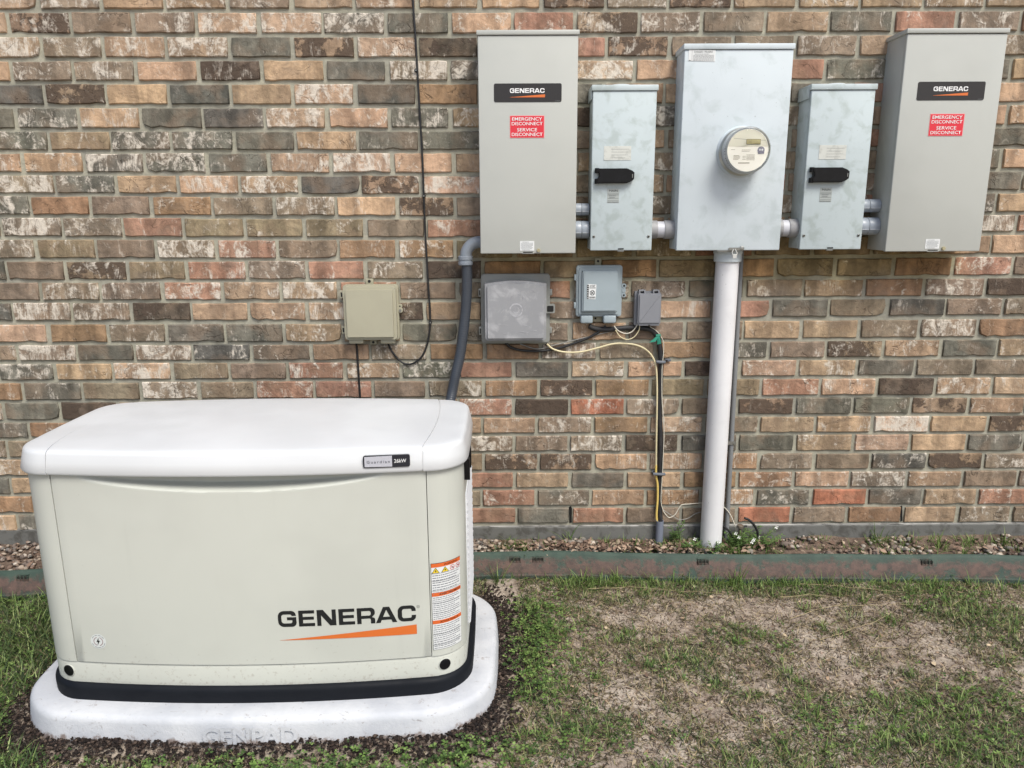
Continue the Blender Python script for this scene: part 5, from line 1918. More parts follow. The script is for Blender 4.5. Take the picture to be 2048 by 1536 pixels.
for dz in (0.0, -0.037):
    obj('hole', add_lathe(new(), [(0.004, 0), (0.004, 0.001)], (x1 + 0.008, -0.0342, 1.195 + dz), (0, -1, 0), 8), M_DARK, lk)
sx0, sz0, yf = x0 + 0.039, 1.148, -0.0612
pl = new(); add_poly(pl, [(sx0, sz0), (sx0 + 0.034, sz0 - 0.003), (sx0 + 0.037, sz0 + 0.055), (sx0 + 0.003, sz0 + 0.057)], yf, -0.058)
stk = obj('sticker', pl, M_LBL, ab)
mk = new()
add_box(mk, sx0 + 0.0005, sx0 + 0.0075, yf - 0.0004, yf, sz0 + 0.0005, sz0 + 0.054)
bmj = join(mk, text_bm('AT&T', sx0 + 0.011, sz0 + 0.0465, 0.0060, yf - 0.0006, w=0.021, bold=0.015),
           box(sx0 + 0.010, sx0 + 0.034, yf - 0.0005, yf, sz0 + 0.0410, sz0 + 0.0430),
           fine_print(sx0 + 0.010, sx0 + 0.033, sz0 + 0.001, sz0 + 0.0085, 2, yf - 0.0005, seed=6, fill=0.6))
rx, rz = sx0 + 0.0215, sz0 + 0.023
rg = new()
pr = [rg.verts.new((rx + rr_ * math.cos(k * math.pi / 12), yf - 0.0005, rz + rr_ * math.sin(k * math.pi / 12))) for rr_ in (0.0078, 0.0098) for k in range(24)]
for k in range(24):
    j = (k + 1) % 24
    rg.faces.new((pr[k], pr[j], pr[24 + j], pr[24 + k]))
for a in (0.78, 2.36):
    dx, dz = math.cos(a), math.sin(a)
    rg.faces.new([rg.verts.new((rx + dx * s * 0.0075 - dz * w_ * 0.0011, yf - 0.0007 - (a > 1) * 0.0002, rz + dz * s * 0.0075 + dx * w_ * 0.0011)) for s, w_ in ((-1, -1), (1, -1), (1, 1), (-1, 1))])
obj('lettering', join(bmj, rg), M_BLACK, stk)
wv_ = new()
for k in range(6):
    add_box(wv_, sx0 + 0.0022, sx0 + 0.0058, yf - 0.0009, yf - 0.0005, sz0 + 0.004 + k * 0.0085, sz0 + 0.0075 + k * 0.0085)
obj('side_lettering', wv_, M_LBL, stk)

# small mid-grey box to its right
M_GBOX = paint('mid grey plastic', (128, 130, 136), 0.5, grain=0.1, mottle=0.1, mscale=6)
x0, x1, z0, z1 = 0.499, 0.600, 1.036, 1.172
gb = thing('grey_box', 'smallest grey plastic box with flip lid, just right of the telephone interface box', 'utility box', (0.55, 0, 1.036))
b = new(); add_poly(b, rrect(x0, x1, z0, z1, 0.006, 4), -0.026, 0)
sobj('base', b, M_GBOX, gb)
b = new(); add_poly(b, rrect(x0 + 0.010, x1 - 0.001, z0 + 0.010, z1 - 0.006, 0.004, 3), -0.056, -0.024)
bmesh.ops.bevel(b, geom=[e for e in b.edges if all(v.co.y < -0.055 for v in e.verts)], offset=0.005, segments=2, affect='EDGES')
gl = sobj('lid', b, M_GBOX, gb)
sobj('lid_lip', box(x0 + 0.014, x1 - 0.004, -0.050, -0.026, z0 + 0.002, z0 + 0.011, 0.002), M_GBOX, gl)
obj('lip_slot', box(x0 + 0.052, x0 + 0.060, -0.0515, -0.049, z0 + 0.004, z0 + 0.0065), M_DARK, gl)
for xa in (x0 + 0.012, x1 - 0.034):
    hg = new()
    add_box(hg, xa, xa + 0.005, -0.050, -0.024, z1 - 0.008, z1 + 0.008, 0.001)
    add_box(hg, xa + 0.020, xa + 0.025, -0.050, -0.024, z1 - 0.008, z1 + 0.008, 0.001)
    add_box(hg, xa, xa + 0.025, -0.046, -0.030, z1 + 0.003, z1 + 0.008, 0.001)
    sobj('hinge', hg, M_GBOX, gb)

# ================================================================== CABLES
def cable(name, label, cat, pts, r, mat, group=None, n=10):
    P = spline(pts, n)
    o = sobj(name, tube(P, r, 10), mat, None, 60)
    tag(o, label, cat, group)
    return o


def A(y, *pp):
    return [at(u, v, y) for u, v in pp]


M_CBLK = paint('black cable', (28, 28, 30), 0.45)
M_CBLK2 = paint('dull black cable bundle', (36, 36, 38), 0.6, mottle=0.4, dark=(60, 56, 54), mscale=30)
M_CREAM = paint('cream cable', (206, 194, 158), 0.5)
M_YEL = paint('yellowed cable', (212, 184, 104), 0.5)
M_CWHT = paint('off-white wire', (198, 192, 178), 0.5)
M_CGRY = paint('grey wire', (136, 134, 130), 0.6)
M_STRAP = paint('grey strap', (96, 100, 108), 0.55)
drop = [at(826, -60, -.008)] + A(-.008, (826, 0), (832, 90), (838, 200), (845, 320), (850, 450), (856, 560), (860, 620), (860, 655), (854, 690), (842, 715), (822, 728), (803, 724), (788, 708), (779, 694)) + [at(776, 684, -0.02)]
cable('drop_cable', 'thin black cable dropping from the top of the frame and looping into the beige box', 'cable', drop, 0.0038, M_CBLK)
for (u, v, lb) in ((832, 141, 'highest black nail clip holding the thin drop cable'), (848, 392, 'middle round nail clip on the thin drop cable'), (861, 645, 'lowest round nail clip, at the top of the cable loop')):
    p = at(u, v, -0.01)
    e = thing('cable_clip', lb, 'cable clip', (p.x, 0, p.z), 'nail clips on the drop cable')
    sobj('clip', add_lathe(new(), [(0.0065, 0), (0.0065, 0.010), (0.005, 0.012)], (p.x, -0.003, p.z), (0, -1, 0), 14), M_CBLK, e)
    sobj('nail', add_lathe(new(), [(0.0028, 0), (0.0028, 0.0015)], (p.x, -0.0148, p.z), (0, -1, 0), 8), M_SCREW, e)
cable('down_cable', 'black cable running straight down from the beige box behind the generator', 'cable',
      A(-0.02, (712, 680)) + A(-0.008, (714, 700), (717, 745), (720, 790), (724, 860)), 0.0045, M_CBLK)
# black bundle: under the telephone box, right, then down into the sleeve
cable('black_cable_bundle', 'thick black cable bundle running under the small boxes then straight down into a grey sleeve', 'cable',
      A(-0.014, (1178, 652), (1190, 657), (1215, 659), (1250, 656), (1280, 656), (1302, 660), (1314, 672), (1319, 690), (1322, 720), (1321, 760), (1319, 820), (1321, 880), (1320, 950), (1319, 1000), (1321, 1050)), 0.0105, M_CBLK2)
cable('black_cable', 'black cable sagging from the clear lid box up to the telephone box', 'cable',
      A(-0.02, (1010, 684)) + A(-0.016, (1022, 695), (1045, 701), (1080, 702), (1115, 697), (1150, 686), (1180, 674), (1200, 662), (1212, 652)) , 0.0052, M_CBLK)
cable('grey_wire', 'thin dark grey wire beside the sagging black cable', 'wire',
      A(-0.012, (1040, 688), (1075, 698), (1110, 690), (1150, 680), (1200, 668), (1228, 662), (1250, 662)), 0.0022, M_CGRY)
cable('cream_cable', 'cream cable arching from the clear lid box and down beside the black bundle, turning yellow', 'cable',
      A(-0.022, (1094, 688), (1106, 698), (1128, 704), (1160, 704), (1195, 696), (1225, 688), (1250, 687), (1275, 691), (1295, 702), (1308, 720), (1313, 745), (1314, 790), (1313, 860), (1312, 930)), 0.0038, M_CREAM)
cable('yellow_cable', 'yellowed lower run of cable between the strap and the grey sleeve', 'cable',
      A(-0.022, (1312, 930), (1312, 950), (1315, 970), (1315, 1000), (1313, 1030), (1315, 1052)), 0.0046, M_YEL)
cable('white_wire', 'upper off-white wire looping between the telephone box and the smallest grey box', 'wire',
      A(-0.03, (1228, 652), (1236, 661), (1250, 667), (1263, 664), (1272, 654), (1275, 648)), 0.0023, M_CWHT, 'wire loops under the small boxes')
cable('white_wire', 'lower off-white wire loop hanging under the smallest grey box', 'wire',
      A(-0.032, (1231, 660), (1240, 673), (1254, 679), (1268, 674), (1278, 660), (1279, 648)), 0.0021, M_CREAM, 'wire loops under the small boxes')
cable('thin_wire', 'thin pale wire following the bundle down and looping across to the riser pipe', 'wire',
      A(-0.026, (1300, 653), (1315, 664), (1326, 682), (1327, 704), (1324, 740), (1324, 800), (1328, 860), (1326, 920), (1324, 960), (1322, 1000), (1326, 1020), (1334, 1032), (1340, 1035), (1350, 1029), (1360, 1013), (1366, 1009), (1380, 1008), (1400, 1006), (1430, 1005)), 0.0019, M_CWHT)
cable('thin_wire', 'thin pale wire arching out from behind the riser pipe down to the ground clamp', 'wire',
      A(-0.03, (1444, 1012), (1452, 1018), (1462, 1032), (1470, 1052), (1474, 1066)), 0.0022, M_CWHT)
cable('root_wire', 'grey weathered wire lying across the lowest bricks beside the sleeve', 'wire',
      A(-0.014, (1326, 1020), (1345, 1032), (1358, 1039), (1375, 1037), (1390, 1028), (1402, 1024)), 0.0018, M_CGRY)
for v, dx, lb in ((722, 0.0, 'upper grey strap holding the black cable bundle'), (945, -0.014, 'lower grey strap holding the black cable bundle')):
    p = at(1321, v, -0.014)
    e = thing('cable_strap', lb, 'strap', (p.x, -0.02, p.z), 'straps on the black bundle')
    b = new()
    add_tube(b, [(p.x - 0.020 + min(dx, 0), -0.030, p.z), (p.x, -0.034, p.z - 0.001), (p.x + 0.015, -0.028, p.z - 0.002)], 0.0065, 8)
    add_box(b, p.x - 0.036 + (0 if dx < 0 else 0.055), p.x - 0.012 + (0 if dx < 0 else 0.055), -0.014, -0.003, p.z - 0.003, p.z + 0.008, 0.002)
    sobj('band', b, M_STRAP, e)
    q = p.x - 0.028 + (0 if dx < 0 else 0.053)
    sobj('nail', add_lathe(new(), [(0.004, 0), (0.004, 0.002)], (q, -0.0141, p.z + 0.002), (0, -1, 0), 8), M_CBLK, e)
# green tape flag
M_TAPE = paint('green tape', (44, 128, 106), 0.4)
p = at(1316, 672, -0.03)
b = new()
for (du, dv, du2, dv2, wv2, wv3) in ((0, 0, -0.024, -0.022, 0.006, 0.012), (0, 0, 0.004, -0.030, 0.005, 0.007)):
    vs_ = [b.verts.new((p.x + du - wv2, -0.033, p.z + dv)), b.verts.new((p.x + du + wv2, -0.035, p.z + dv + 0.004)),
           b.verts.new((p.x + du2 + wv3, -0.046, p.z + dv2 + 0.002)), b.verts.new((p.x + du2 - wv3, -0.040, p.z + dv2 - 0.003))]
    b.faces.new(vs_)
add_tube(b, [(p.x - 0.008, -0.030, p.z), (p.x + 0.010, -0.032, p.z + 0.003)], 0.006, 8)
bmesh.ops.solidify(b, geom=b.faces[:], thickness=0.0006)
tag(obj('tape_flag', b, M_TAPE), 'green tape flag tied to the black bundle below the smallest grey box', 'tape')
# sleeve
p = at(1319, 1050, -0.03)
sl = thing('sleeve_pipe', 'short grey plastic sleeve in the bed swallowing the black cable bundle', 'pipe', (p.x, -0.03, 0.08))
sobj('pipe', add_lathe(new(), [(0.0160, 0.0), (0.0160, 0.112), (0.0135, 0.112), (0.0135, 0.09)], (p.x + 0.001, -0.030, 0.092), (0, 0, 1), 24, cap1=False), paint('slate grey sleeve', (110, 116, 130), 0.5), sl, 30)
# ground rod, clamp and black cable loop right of the riser
p = at(1482, 1060, -0.045)
gr = thing('ground_rod', 'rusty ground rod with clamp standing in the bed right of the riser pipe', 'ground rod', (p.x, -0.045, 0.08))
sobj('rod', add_lathe(new(), [(0.007, 0), (0.007, 0.10)], (p.x - 0.004, -0.045, 0.085), (0, 0, 1), 14), paint('rusty rod', (92, 80, 70), 0.7, mottle=0.6, mscale=60), gr)
sobj('clamp', add_lathe(new(), [(0.011, 0), (0.0135, 0.002), (0.0135, 0.012), (0.010, 0.014)], (p.x - 0.004, -0.045, 0.175), (0, 0, 1), 16), paint('bronze clamp', (118, 108, 96), 0.5, metal=0.5), gr, 30)
sobj('bolt', add_lathe(new(), [(0.004, 0), (0.004, 0.016)], (p.x + 0.007, -0.048, 0.182), (1, 0, 0.2), 8), M_CBLK, gr)
cable('black_loop', 'short black hose arching over from the ground clamp into the bed', 'cable',
      A(-0.05, (1489, 1036), (1498, 1040), (1508, 1050), (1515, 1064), (1515, 1076)) , 0.0052, M_CBLK)
cable('black_loop', 'black cable lying in the weeds between the riser pipe and the ground rod', 'cable',
      A(-0.07, (1446, 1052), (1458, 1062), (1466, 1074), (1470, 1086), (1464, 1094)), 0.0048, M_CBLK)

# ================================================================== GENERATOR PAD AND GENERATOR
GX, GY = PADC


def outline(a, b, r, bulge, sb=0.0, off=0.0, ne=26, nc=10, nside=10):
    """closed plan outline, counter-clockwise from the front middle; convex long sides.
    returns list of (x, y) world"""
    shrink = 1.0
    if off < -0.045:
        shrink, off = 1 + (off + 0.045) / b, -0.045
    a, b, r = a + off, b + off, r + off
    P = []
    def edge(p, q, n):
        for k in range(n):
            t = k / n
            P.append((p[0] + (q[0] - p[0]) * t, p[1] + (q[1] - p[1]) * t))
    def corner(cx, cy, a0):
        for k in range(nc):
            t = math.radians(a0 + 90 * k / nc)
            P.append((cx + r * math.cos(t), cy + r * math.sin(t)))
    edge((0, -b), (a - r, -b), ne // 2)
    corner(a - r, -b + r, -90)
    edge((a, -b + r), (a, b - r), nside)
    corner(a - r, b - r, 0)
    edge((a - r, b), (-a + r, b), ne)
    corner(-a + r, b - r, 90)
    edge((-a, b - r), (-a, -b + r), nside)
    corner(-a + r, -b + r, 180)
    edge((-a + r, -b), (0, -b), ne // 2)
    out = []
    for x, y in P:
        u = min(1, abs(x) / a)
        k = bulge * (1 - u * u) * (y / b)
        s = sb * (1 - min(1, abs(y) / b) ** 2) * (x / a)
        out.append((GX + (x + s) * shrink, GY + (y + k) * shrink))
    return out


def loft(rings, cap_top=True, cap_bot=True):
    """rings: list of (points, z)"""
    bm = new()
    R = [[bm.verts.new((x, y, z)) for x, y in pts] for pts, z in rings]
    n = len(R[0])
    for a, b in zip(R, R[1:]):
        for i in range(n):
            j = (i + 1) % n
            bm.faces.new((a[i], a[j], b[j], b[i]))
    if cap_bot: bm.faces.new(R[0][::-1])
    if cap_top: bm.faces.new(R[-1])
    bmesh.ops.recalc_face_normals(bm, faces=bm.faces)
    return bm


def pad_ring(off): return outline(0.694, 0.350, 0.17, 0.045, 0.018, off)
def base_ring(off): return outline(0.633, 0.277, 0.115, 0.044, 0.006, off)
def body_ring(off): return outline(0.620, 0.263, 0.088, 0.044, 0.004, off)
def lid_ring(off): return outline(0.628, 0.2735, 0.092, 0.044, 0.006, off)


# ---- pad
def pad_mat():
    m, n, b = new_mat('white concrete pad')
    v = coords(n)
    c = mixc(n, ramp(n, noise_(n, v, 6, 4), 0.4, 0.65), lin((194, 196, 200)), lin((178, 181, 187)))
    # splashed soil near the bottom
    g = n.nodes.new('ShaderNodeNewGeometry')
    sx = n.nodes.new('ShaderNodeSeparateXYZ')
    n.links.new(g.outputs['Position'], sx.inputs[0])
    zf = ramp(n, sx.outputs['Z'], 0.0, 0.05, 0.24, 0.0)
    s = math_(n, 'ADD', noise_(n, v, 26, 6, 0.7), zf)
    d = ramp(n, s, 0.60, 0.76, 0.0, 0.8)
    c = mixc(n, d, c, lin((112, 92, 80)))
    # scuffs and specks
    sc = ramp(n, noise_(n, coords(n, (26, 60, 30), (0, 0, 0.5)), 1.0, 5, 0.7, 1.5), 0.625, 0.68, 0.0, 0.55)
    c = mixc(n, sc, c, lin((120, 112, 108)))
    sp = ramp(n, noise_(n, v, 110, 2), 0.72, 0.75, 0.0, 0.9)
    spg = ramp(n, noise_(n, v, 5, 2), 0.5, 0.6)
    c = mixc(n, math_(n, 'MULTIPLY', sp, spg), c, lin((52, 46, 42)))
    n.links.new(c, b.inputs['Base Color'])
    b.inputs['Roughness'].default_value = 0.75
    h = math_(n, 'ADD', noise_(n, v, 12, 4), math_(n, 'MULTIPLY', noise_(n, v, 90, 6, 0.7), 0.7))
    bump(n, b, h, 0.5, 0.004)
    return m


M_PAD = pad_mat()
pad = thing('generator_pad', 'white rounded concrete pad with raised letters under the generator', 'equipment pad', (GX, GY, 0))
bm = loft([(pad_ring(0.008), -0.03), (pad_ring(0.007), 0.0), (pad_ring(0.0), 0.066), (pad_ring(-0.003), 0.075), (pad_ring(-0.009), 0.082),
           (pad_ring(-0.018), 0.0855), (pad_ring(-0.05), 0.086)])
sobj('slab', bm, M_PAD, pad, 40)


def front_of(ringf, off=0.0):
    pts = sorted((p for p in ringf(off) if p[1] < GY - 0.1), key=lambda p: p[0])
    fx = [p[0] for p in pts]; fy = [p[1] for p in pts]
    return lambda x: float(np.interp(x, fx, fy))


pf = front_of(pad_ring, 0.003)
gp = text_bm('GENPAD', GX + 0.02, 0.0170, 0.045, 0.0, w=0.270, anchor='c', bold=0.03, fn=pf, depth=-0.013)
for v in gp.verts:
    v.co.y -= 0.007 * (1 - v.co.z / 0.066) + 0.0028
obj('raised_lettering', gp, M_PAD, pad)

# ---- generator
gen = thing('generator', 'cream standby generator with black base standing on the white pad',
            'generator', (GX, GY, 0.086))
M_CREAMP = paint('cream powder coat', (191, 193, 185), 0.38, dirt=0.30, grain=0.12, gscale=600, mottle=0.06, dark=(178, 178, 168), mscale=3)
M_LID = paint('white moulded lid', (204, 206, 208), 0.34)
M_BASEP = paint('charcoal composite base', (17, 20, 26), 0.62, spec=0.18, mottle=0.3, dark=(27, 30, 36), mscale=7)
bm = loft([(base_ring(0.0), 0.0865), (base_ring(0.001), 0.118), (base_ring(-0.001), 0.126), (base_ring(-0.006), 0.1325), (base_ring(-0.013), 0.1345), (base_ring(-0.016), 0.1325), (base_ring(-0.024), 0.132)])
sobj('base', bm, M_BASEP, gen, 40)
# dark inner core seen through the gaps
bm = loft([(body_ring(-0.062), 0.133), (body_ring(-0.062), 0.800)])
obj('inner_frame', bm, M_DARK, gen)
# skirt
bm = loft([(body_ring(-0.002), 0.1335), (body_ring(-0.001), 0.190), (body_ring(-0.004), 0.1985), (body_ring(-0.015), 0.199)], cap_bot=False)
sobj('skirt', bm, M_CREAMP, gen, 40)

ring0 = body_ring(0.0)
nR = len(ring0)
ringi = body_ring(-0.014)


def wall_panel(name, sel, z0, z1, off=0.0, mat=M_CREAMP, parent=gen, push=None, nz=1, rim=0.0018):
    """strip of the body outline as a folded sheet panel; sel = ordered outline parameters (list of (x,y) front, (x,y) back)"""
    bm = new()
    F, B = [], []
    for k in range(nz + 1):
        z = z0 + (z1 - z0) * k / nz
        F.append([])
        for (x, y) in sel[0]:
            dy = push(x, z) if push else 0
            F[-1].append(bm.verts.new((x, y + dy, z)))
        B.append([bm.verts.new((x, y, z)) for (x, y) in sel[1]])
    n = len(sel[0])
    for k in range(nz):
        for i in range(n - 1):
            bm.faces.new((F[k][i], F[k][i + 1], F[k + 1][i + 1], F[k + 1][i]))
    for k in range(nz):
        bm.faces.new((F[k][0], F[k + 1][0], B[k + 1][0], B[k][0]))
        bm.faces.new((F[k][-1], B[k][-1], B[k + 1][-1], F[k + 1][-1]))
    for i in range(n - 1):
        bm.faces.new((F[0][i + 1], F[0][i], B[0][i], B[0][i + 1]))
        if not push:
            bm.faces.new((F[-1][i], F[-1][i + 1], B[-1][i + 1], B[-1][i]))
    bmesh.ops.recalc_face_normals(bm, faces=bm.faces)
    sobj_ = sobj(name, bm, mat, parent, 40)
    return sobj_


ff = front_of(body_ring, 0.0)
fi = front_of(body_ring, -0.012)
SEAM = 0.5195
SXC = -0.7545


def scoop(x, z):
    """hand hold pressed into the top of the front door"""
    t = (x - (GX - 0.015)) / 0.43
    if abs(t) >= 1: return 0.0
    depth = 0.048 * (1 - t * t)
    edge = 0.782 - 0.040 * (1 - t * t) ** 0.8
    u = (z - (edge - 0.010)) / 0.014
    u = max(0, min(1, u))
    return depth * u * u * (3 - 2 * u)


xs_ = [SXC - SEAM + 0.0022 + (2 * SEAM - 0.0044) * k / 72 for k in range(73)]
bm = new()
zs = [0.2012, 0.203] + [0.203 + (0.700 - 0.203) * k / 4 for k in range(1, 5)] + [0.700 + 0.092 * k / 34 for k in range(1, 35)]
G = []
for z in zs:
    row_ = []
    for i, x in enumerate(xs_):
        rnd = 0.0
        if z < 0.2025 or i in (0, 72): rnd = 0.0022
        row_.append(bm.verts.new((x, ff(x) + rnd + scoop(x, z) - 0.001, z)))
    G.append(row_)
for a, b in zip(G, G[1:]):
    for i in range(72):
        bm.faces.new((a[i], a[i + 1], b[i + 1], b[i]))
# returns
bk = [bm.verts.new((x, fi(x), 0.2012)) for x in xs_]
for i in range(72):
    bm.faces.new((G[0][i + 1], G[0][i], bk[i], bk[i + 1]))
for col, x in ((0, xs_[0]), (72, xs_[-1])):
    prev = None
    for k, z in enumerate(zs):
        v = bm.verts.new((x, fi(x), z))
        if prev:
            bm.faces.new((G[k - 1][col], G[k][col], v, prev))
        prev = v
bmesh.ops.recalc_face_normals(bm, faces=bm.faces)
door = sobj('door', bm, M_CREAMP, gen, 50)

# side and back panels: outline points outside the door opening
pts = ring0
ptsi = ringi
def arcpts(lo, hi):
    """outline points running counter-clockwise from x=+SEAM on the front round to x=-SEAM"""
    o, i_ = [(SXC + SEAM, ff(SXC + SEAM))], [(SXC + SEAM, fi(SXC + SEAM))]
    for p, q in zip(pts, ptsi):
        if not (abs(p[0] - SXC) < SEAM + 0.001 and p[1] < GY):
            o.append(p); i_.append(q)
    o.append((SXC - SEAM, ff(SXC - SEAM))); i_.append((SXC - SEAM, fi(SXC - SEAM)))
    return o, i_
# order: front middle first, going right -> already counter-clockwise
o_, i_ = arcpts(0, 0)
half = len(o_) // 2
right = (o_[:half + 1], i_[:half + 1])
leftp = (o_[half:], i_[half:])
right_panel = wall_panel('side_panel', right, 0.2010, 0.792)
left_panel = wall_panel('side_panel', leftp, 0.2010, 0.792)

# louvred panel on the right side, pressed diagonal ribs
sx_ = max(p[0] for p in ring0)
M_LOUV = paint('white louvre plastic', (206, 208, 212), 0.4)
lv = thing  # (namespace guard)
bm = new()
xr = sx_ - 0.0005
add_box(bm, xr - 0.004, xr + 0.003, GY - 0.135, GY + 0.19, 0.225, 0.655, 0.002)
lp_ = sobj('louvre_panel', bm, M_LOUV, gen, 40)
bm = new()
k = 0
zz = 0.235
while zz < 0.655:
    y0_, y1_ = GY - 0.125, GY + 0.185
    rise = 0.030
    vs = [(xr + 0.003, y0_, zz), (xr + 0.003, y1_, zz + rise * 0.2), (xr + 0.008, y1_, zz - 0.010 + rise * 0.2), (xr + 0.008, y0_, zz - 0.010),
          (xr + 0.003, y0_, zz - 0.016), (xr + 0.003, y1_, zz - 0.016 + rise * 0.2)]
    V_ = [bm.verts.new(v) for v in vs]
    bm.faces.new((V_[0], V_[1], V_[2], V_[3])); bm.faces.new((V_[3], V_[2], V_[5], V_[4])); bm.faces.new((V_[0], V_[3], V_[4])); bm.faces.new((V_[1], V_[5], V_[2]))
    zz += 0.0235
bmesh.ops.recalc_face_normals(bm, faces=bm.faces)
sobj('slat', bm, M_LOUV, lp_, 30)['kind'] = 'stuff'

# plugged lifting holes in the skirt corners
def on_ring(ringf, ang, off=0.0):
    """outline point and outward normal in direction ang (deg, 0 = +x, -90 = towards the camera)"""
    R_ = ringf(off)
    best = min(range(len(R_)), key=lambda i: abs(math.atan2((R_[i][1] - GY) , (R_[i][0] - GX)) - math.radians(ang)))
    p, q = R_[best - 1], R_[(best + 1) % len(R_)]
    t = Vector((q[0] - p[0], q[1] - p[1], 0)).normalized()
    return Vector((*R_[best], 0)), Vector((t.y, -t.x, 0))
for ang in (-25.3, -154.0):
    p, nn = on_ring(body_ring, ang)
    c_ = Vector((p.x, p.y, 0.169)) - nn * 0.008
    hl = sobj('lifting_hole', add_lathe(new(), [(0.0175, 0), (0.0175, 0.0082), (0.0160, 0.0090), (0.0145, 0.0085)], c_, nn, 24), M_BLKPL, gen, 30)
    sobj('rim', add_lathe(new(), [(0.0190, 0.004), (0.0190, 0.0078), (0.0178, 0.0082)], c_, nn, 24, cap0=False, cap1=False), M_CREAMP, hl)

# ---- lid
ZL = 0.782
rings = [(lid_ring(-0.020), ZL + 0.018), (lid_ring(-0.006), ZL + 0.004), (lid_ring(-0.004), ZL), (lid_ring(0.0), ZL + 0.001), (lid_ring(0.0015), ZL + 0.006)]
for o_f, z in ((-0.0045, ZL + 0.032), (-0.0090, ZL + 0.0520), (-0.0115, ZL + 0.0573), (-0.0155, ZL + 0.0603), (-0.022, ZL + 0.0620), (-0.036, ZL + 0.0635), (-0.09, ZL + 0.0675), (-0.16, ZL + 0.0700), (-0.22, ZL + 0.0710)):
    rings.append((lid_ring(o_f), z))
bm = loft(rings, cap_bot=False)
lid = sobj('lid', bm, M_LID, gen, 60)
rings = []
for o_f, z in ((0.0008, ZL - 0.0008), (0.0045, ZL + 0.0055), (-0.0012, ZL + 0.0325), (-0.0060, ZL + 0.0535), (-0.0085, ZL + 0.0595), (-0.0125, ZL + 0.0633), (-0.0195, ZL + 0.0657), (-0.0340, ZL + 0.0677), (-0.09, ZL + 0.0712), (-0.16, ZL + 0.0737), (-0.22, ZL + 0.0747)):
    rings.append((lid_ring(o_f), z))
cover_rings = rings


def seam_bow(v):
    """the lid's seams bow outward towards the back"""
    u = abs(v.co.x - GX) / 0.514
    t = min(1, max(0, (v.co.y - (GY - 0.27)) / 0.54))
    w = max(0, 1 - abs(u - 1) / 0.11)
    v.co.x += math.copysign(0.022 * math.sin(t * math.pi) ** 0.8 * w, v.co.x - GX)


def cover_piece(name, cuts, dz):
    """part of the lid skin kept between seam planes, with its cut edges folded down"""
    bm = loft(cover_rings, cap_bot=False)
    for cx_, nx_ in cuts:
        bmesh.ops.bisect_plane(bm, geom=bm.verts[:] + bm.edges[:] + bm.faces[:], plane_co=(cx_, 0, 0), plane_no=(nx_, 0, 0), clear_outer=True)
    ce = [c for c, _ in cuts]
    ed = [e for e in bm.edges if len(e.link_faces) == 1 and any(abs(e.verts[0].co.x - c) < 1e-4 and abs(e.verts[1].co.x - c) < 1e-4 for c in ce)]
    r_ = bmesh.ops.extrude_edge_only(bm, edges=ed)
    newv = [g_ for g_ in r_['geom'] if isinstance(g_, bmesh.types.BMVert)]
    for v in newv:
        if v.co.z > ZL + 0.055: v.co.z -= 0.006
        v.co.y += 0.004 if v.co.y < GY - 0.2 else (-0.004 if v.co.y > GY + 0.2 else 0)
    for v in bm.verts:
        seam_bow(v)
        v.co.z += dz
    bmesh.ops.recalc_face_normals(bm, faces=bm.faces)
    return sobj(name, bm, M_LID, lid, 50)


cover_piece('centre_cover', [(GX + 0.5128, 1), (GX - 0.5128, -1)], 0.0)
cover_piece('end_cover', [(GX + 0.5160, -1)], -0.0012)
cover_piece('end_cover', [(GX - 0.5160, 1)], -0.0012)

# badge on the lid front
lf = front_of(lid_ring, 0.0040)
bz0, bz1, bx0, bx1 = 0.7985, 0.8325, -0.403, -0.277
def badge_fn(x): return lf(x)
pl = new()
P = rrect(bx0, bx1, bz0, bz1, 0.005, 4)
P = [(x, z + (0.0022 if z > (bz0 + bz1) / 2 else -0.0015) * (1 - ((x - (bx0 + bx1) / 2) / 0.063) ** 2)) for x, z in P]
# subdivide the long edges so the badge bends with the lid
def subdiv(P, d=0.012):
    out = []
    for i, p in enumerate(P):
        q = P[(i + 1) % len(P)]
        L = math.dist(p, q); n = max(1, int(L / d))
        for k in range(n):
            out.append((p[0] + (q[0] - p[0]) * k / n, p[1] + (q[1] - p[1]) * k / n))
    return out
P = subdiv(P)
add_poly(pl, P, -0.0022, 0.004)
for v in pl.verts: v.co.y += badge_fn(v.co.x)
bg_ = obj('badge', pl, paint('badge black', (34, 36, 44), 0.3), gen)
M_SILV = paint('silver field', (196, 198, 208), 0.3, metal=0.25)
pl = new(); add_poly(pl, subdiv([(bx0 + 0.004, bz0 + 0.003), (bx0 + 0.078, bz0 + 0.0020), (bx0 + 0.078, bz1 - 0.0010), (bx0 + 0.004, bz1 - 0.0025)]), -0.0030, 0.0)
for v in pl.verts: v.co.y += badge_fn(v.co.x)
obj('silver_field', pl, M_SILV, bg_)
obj('lettering', text_bm('Guardian', bx0 + 0.010, bz0 + 0.0130, 0.0078, -0.0036, w=0.062, fn=badge_fn, spacing=1.4), flat('badge letters', (40, 44, 58), 0.4), bg_)
obj('rating', text_bm('26kW', bx0 + 0.0835, bz0 + 0.0125, 0.0105, -0.0030, w=0.033, fn=badge_fn, bold=0.008), M_WHITE, bg_)

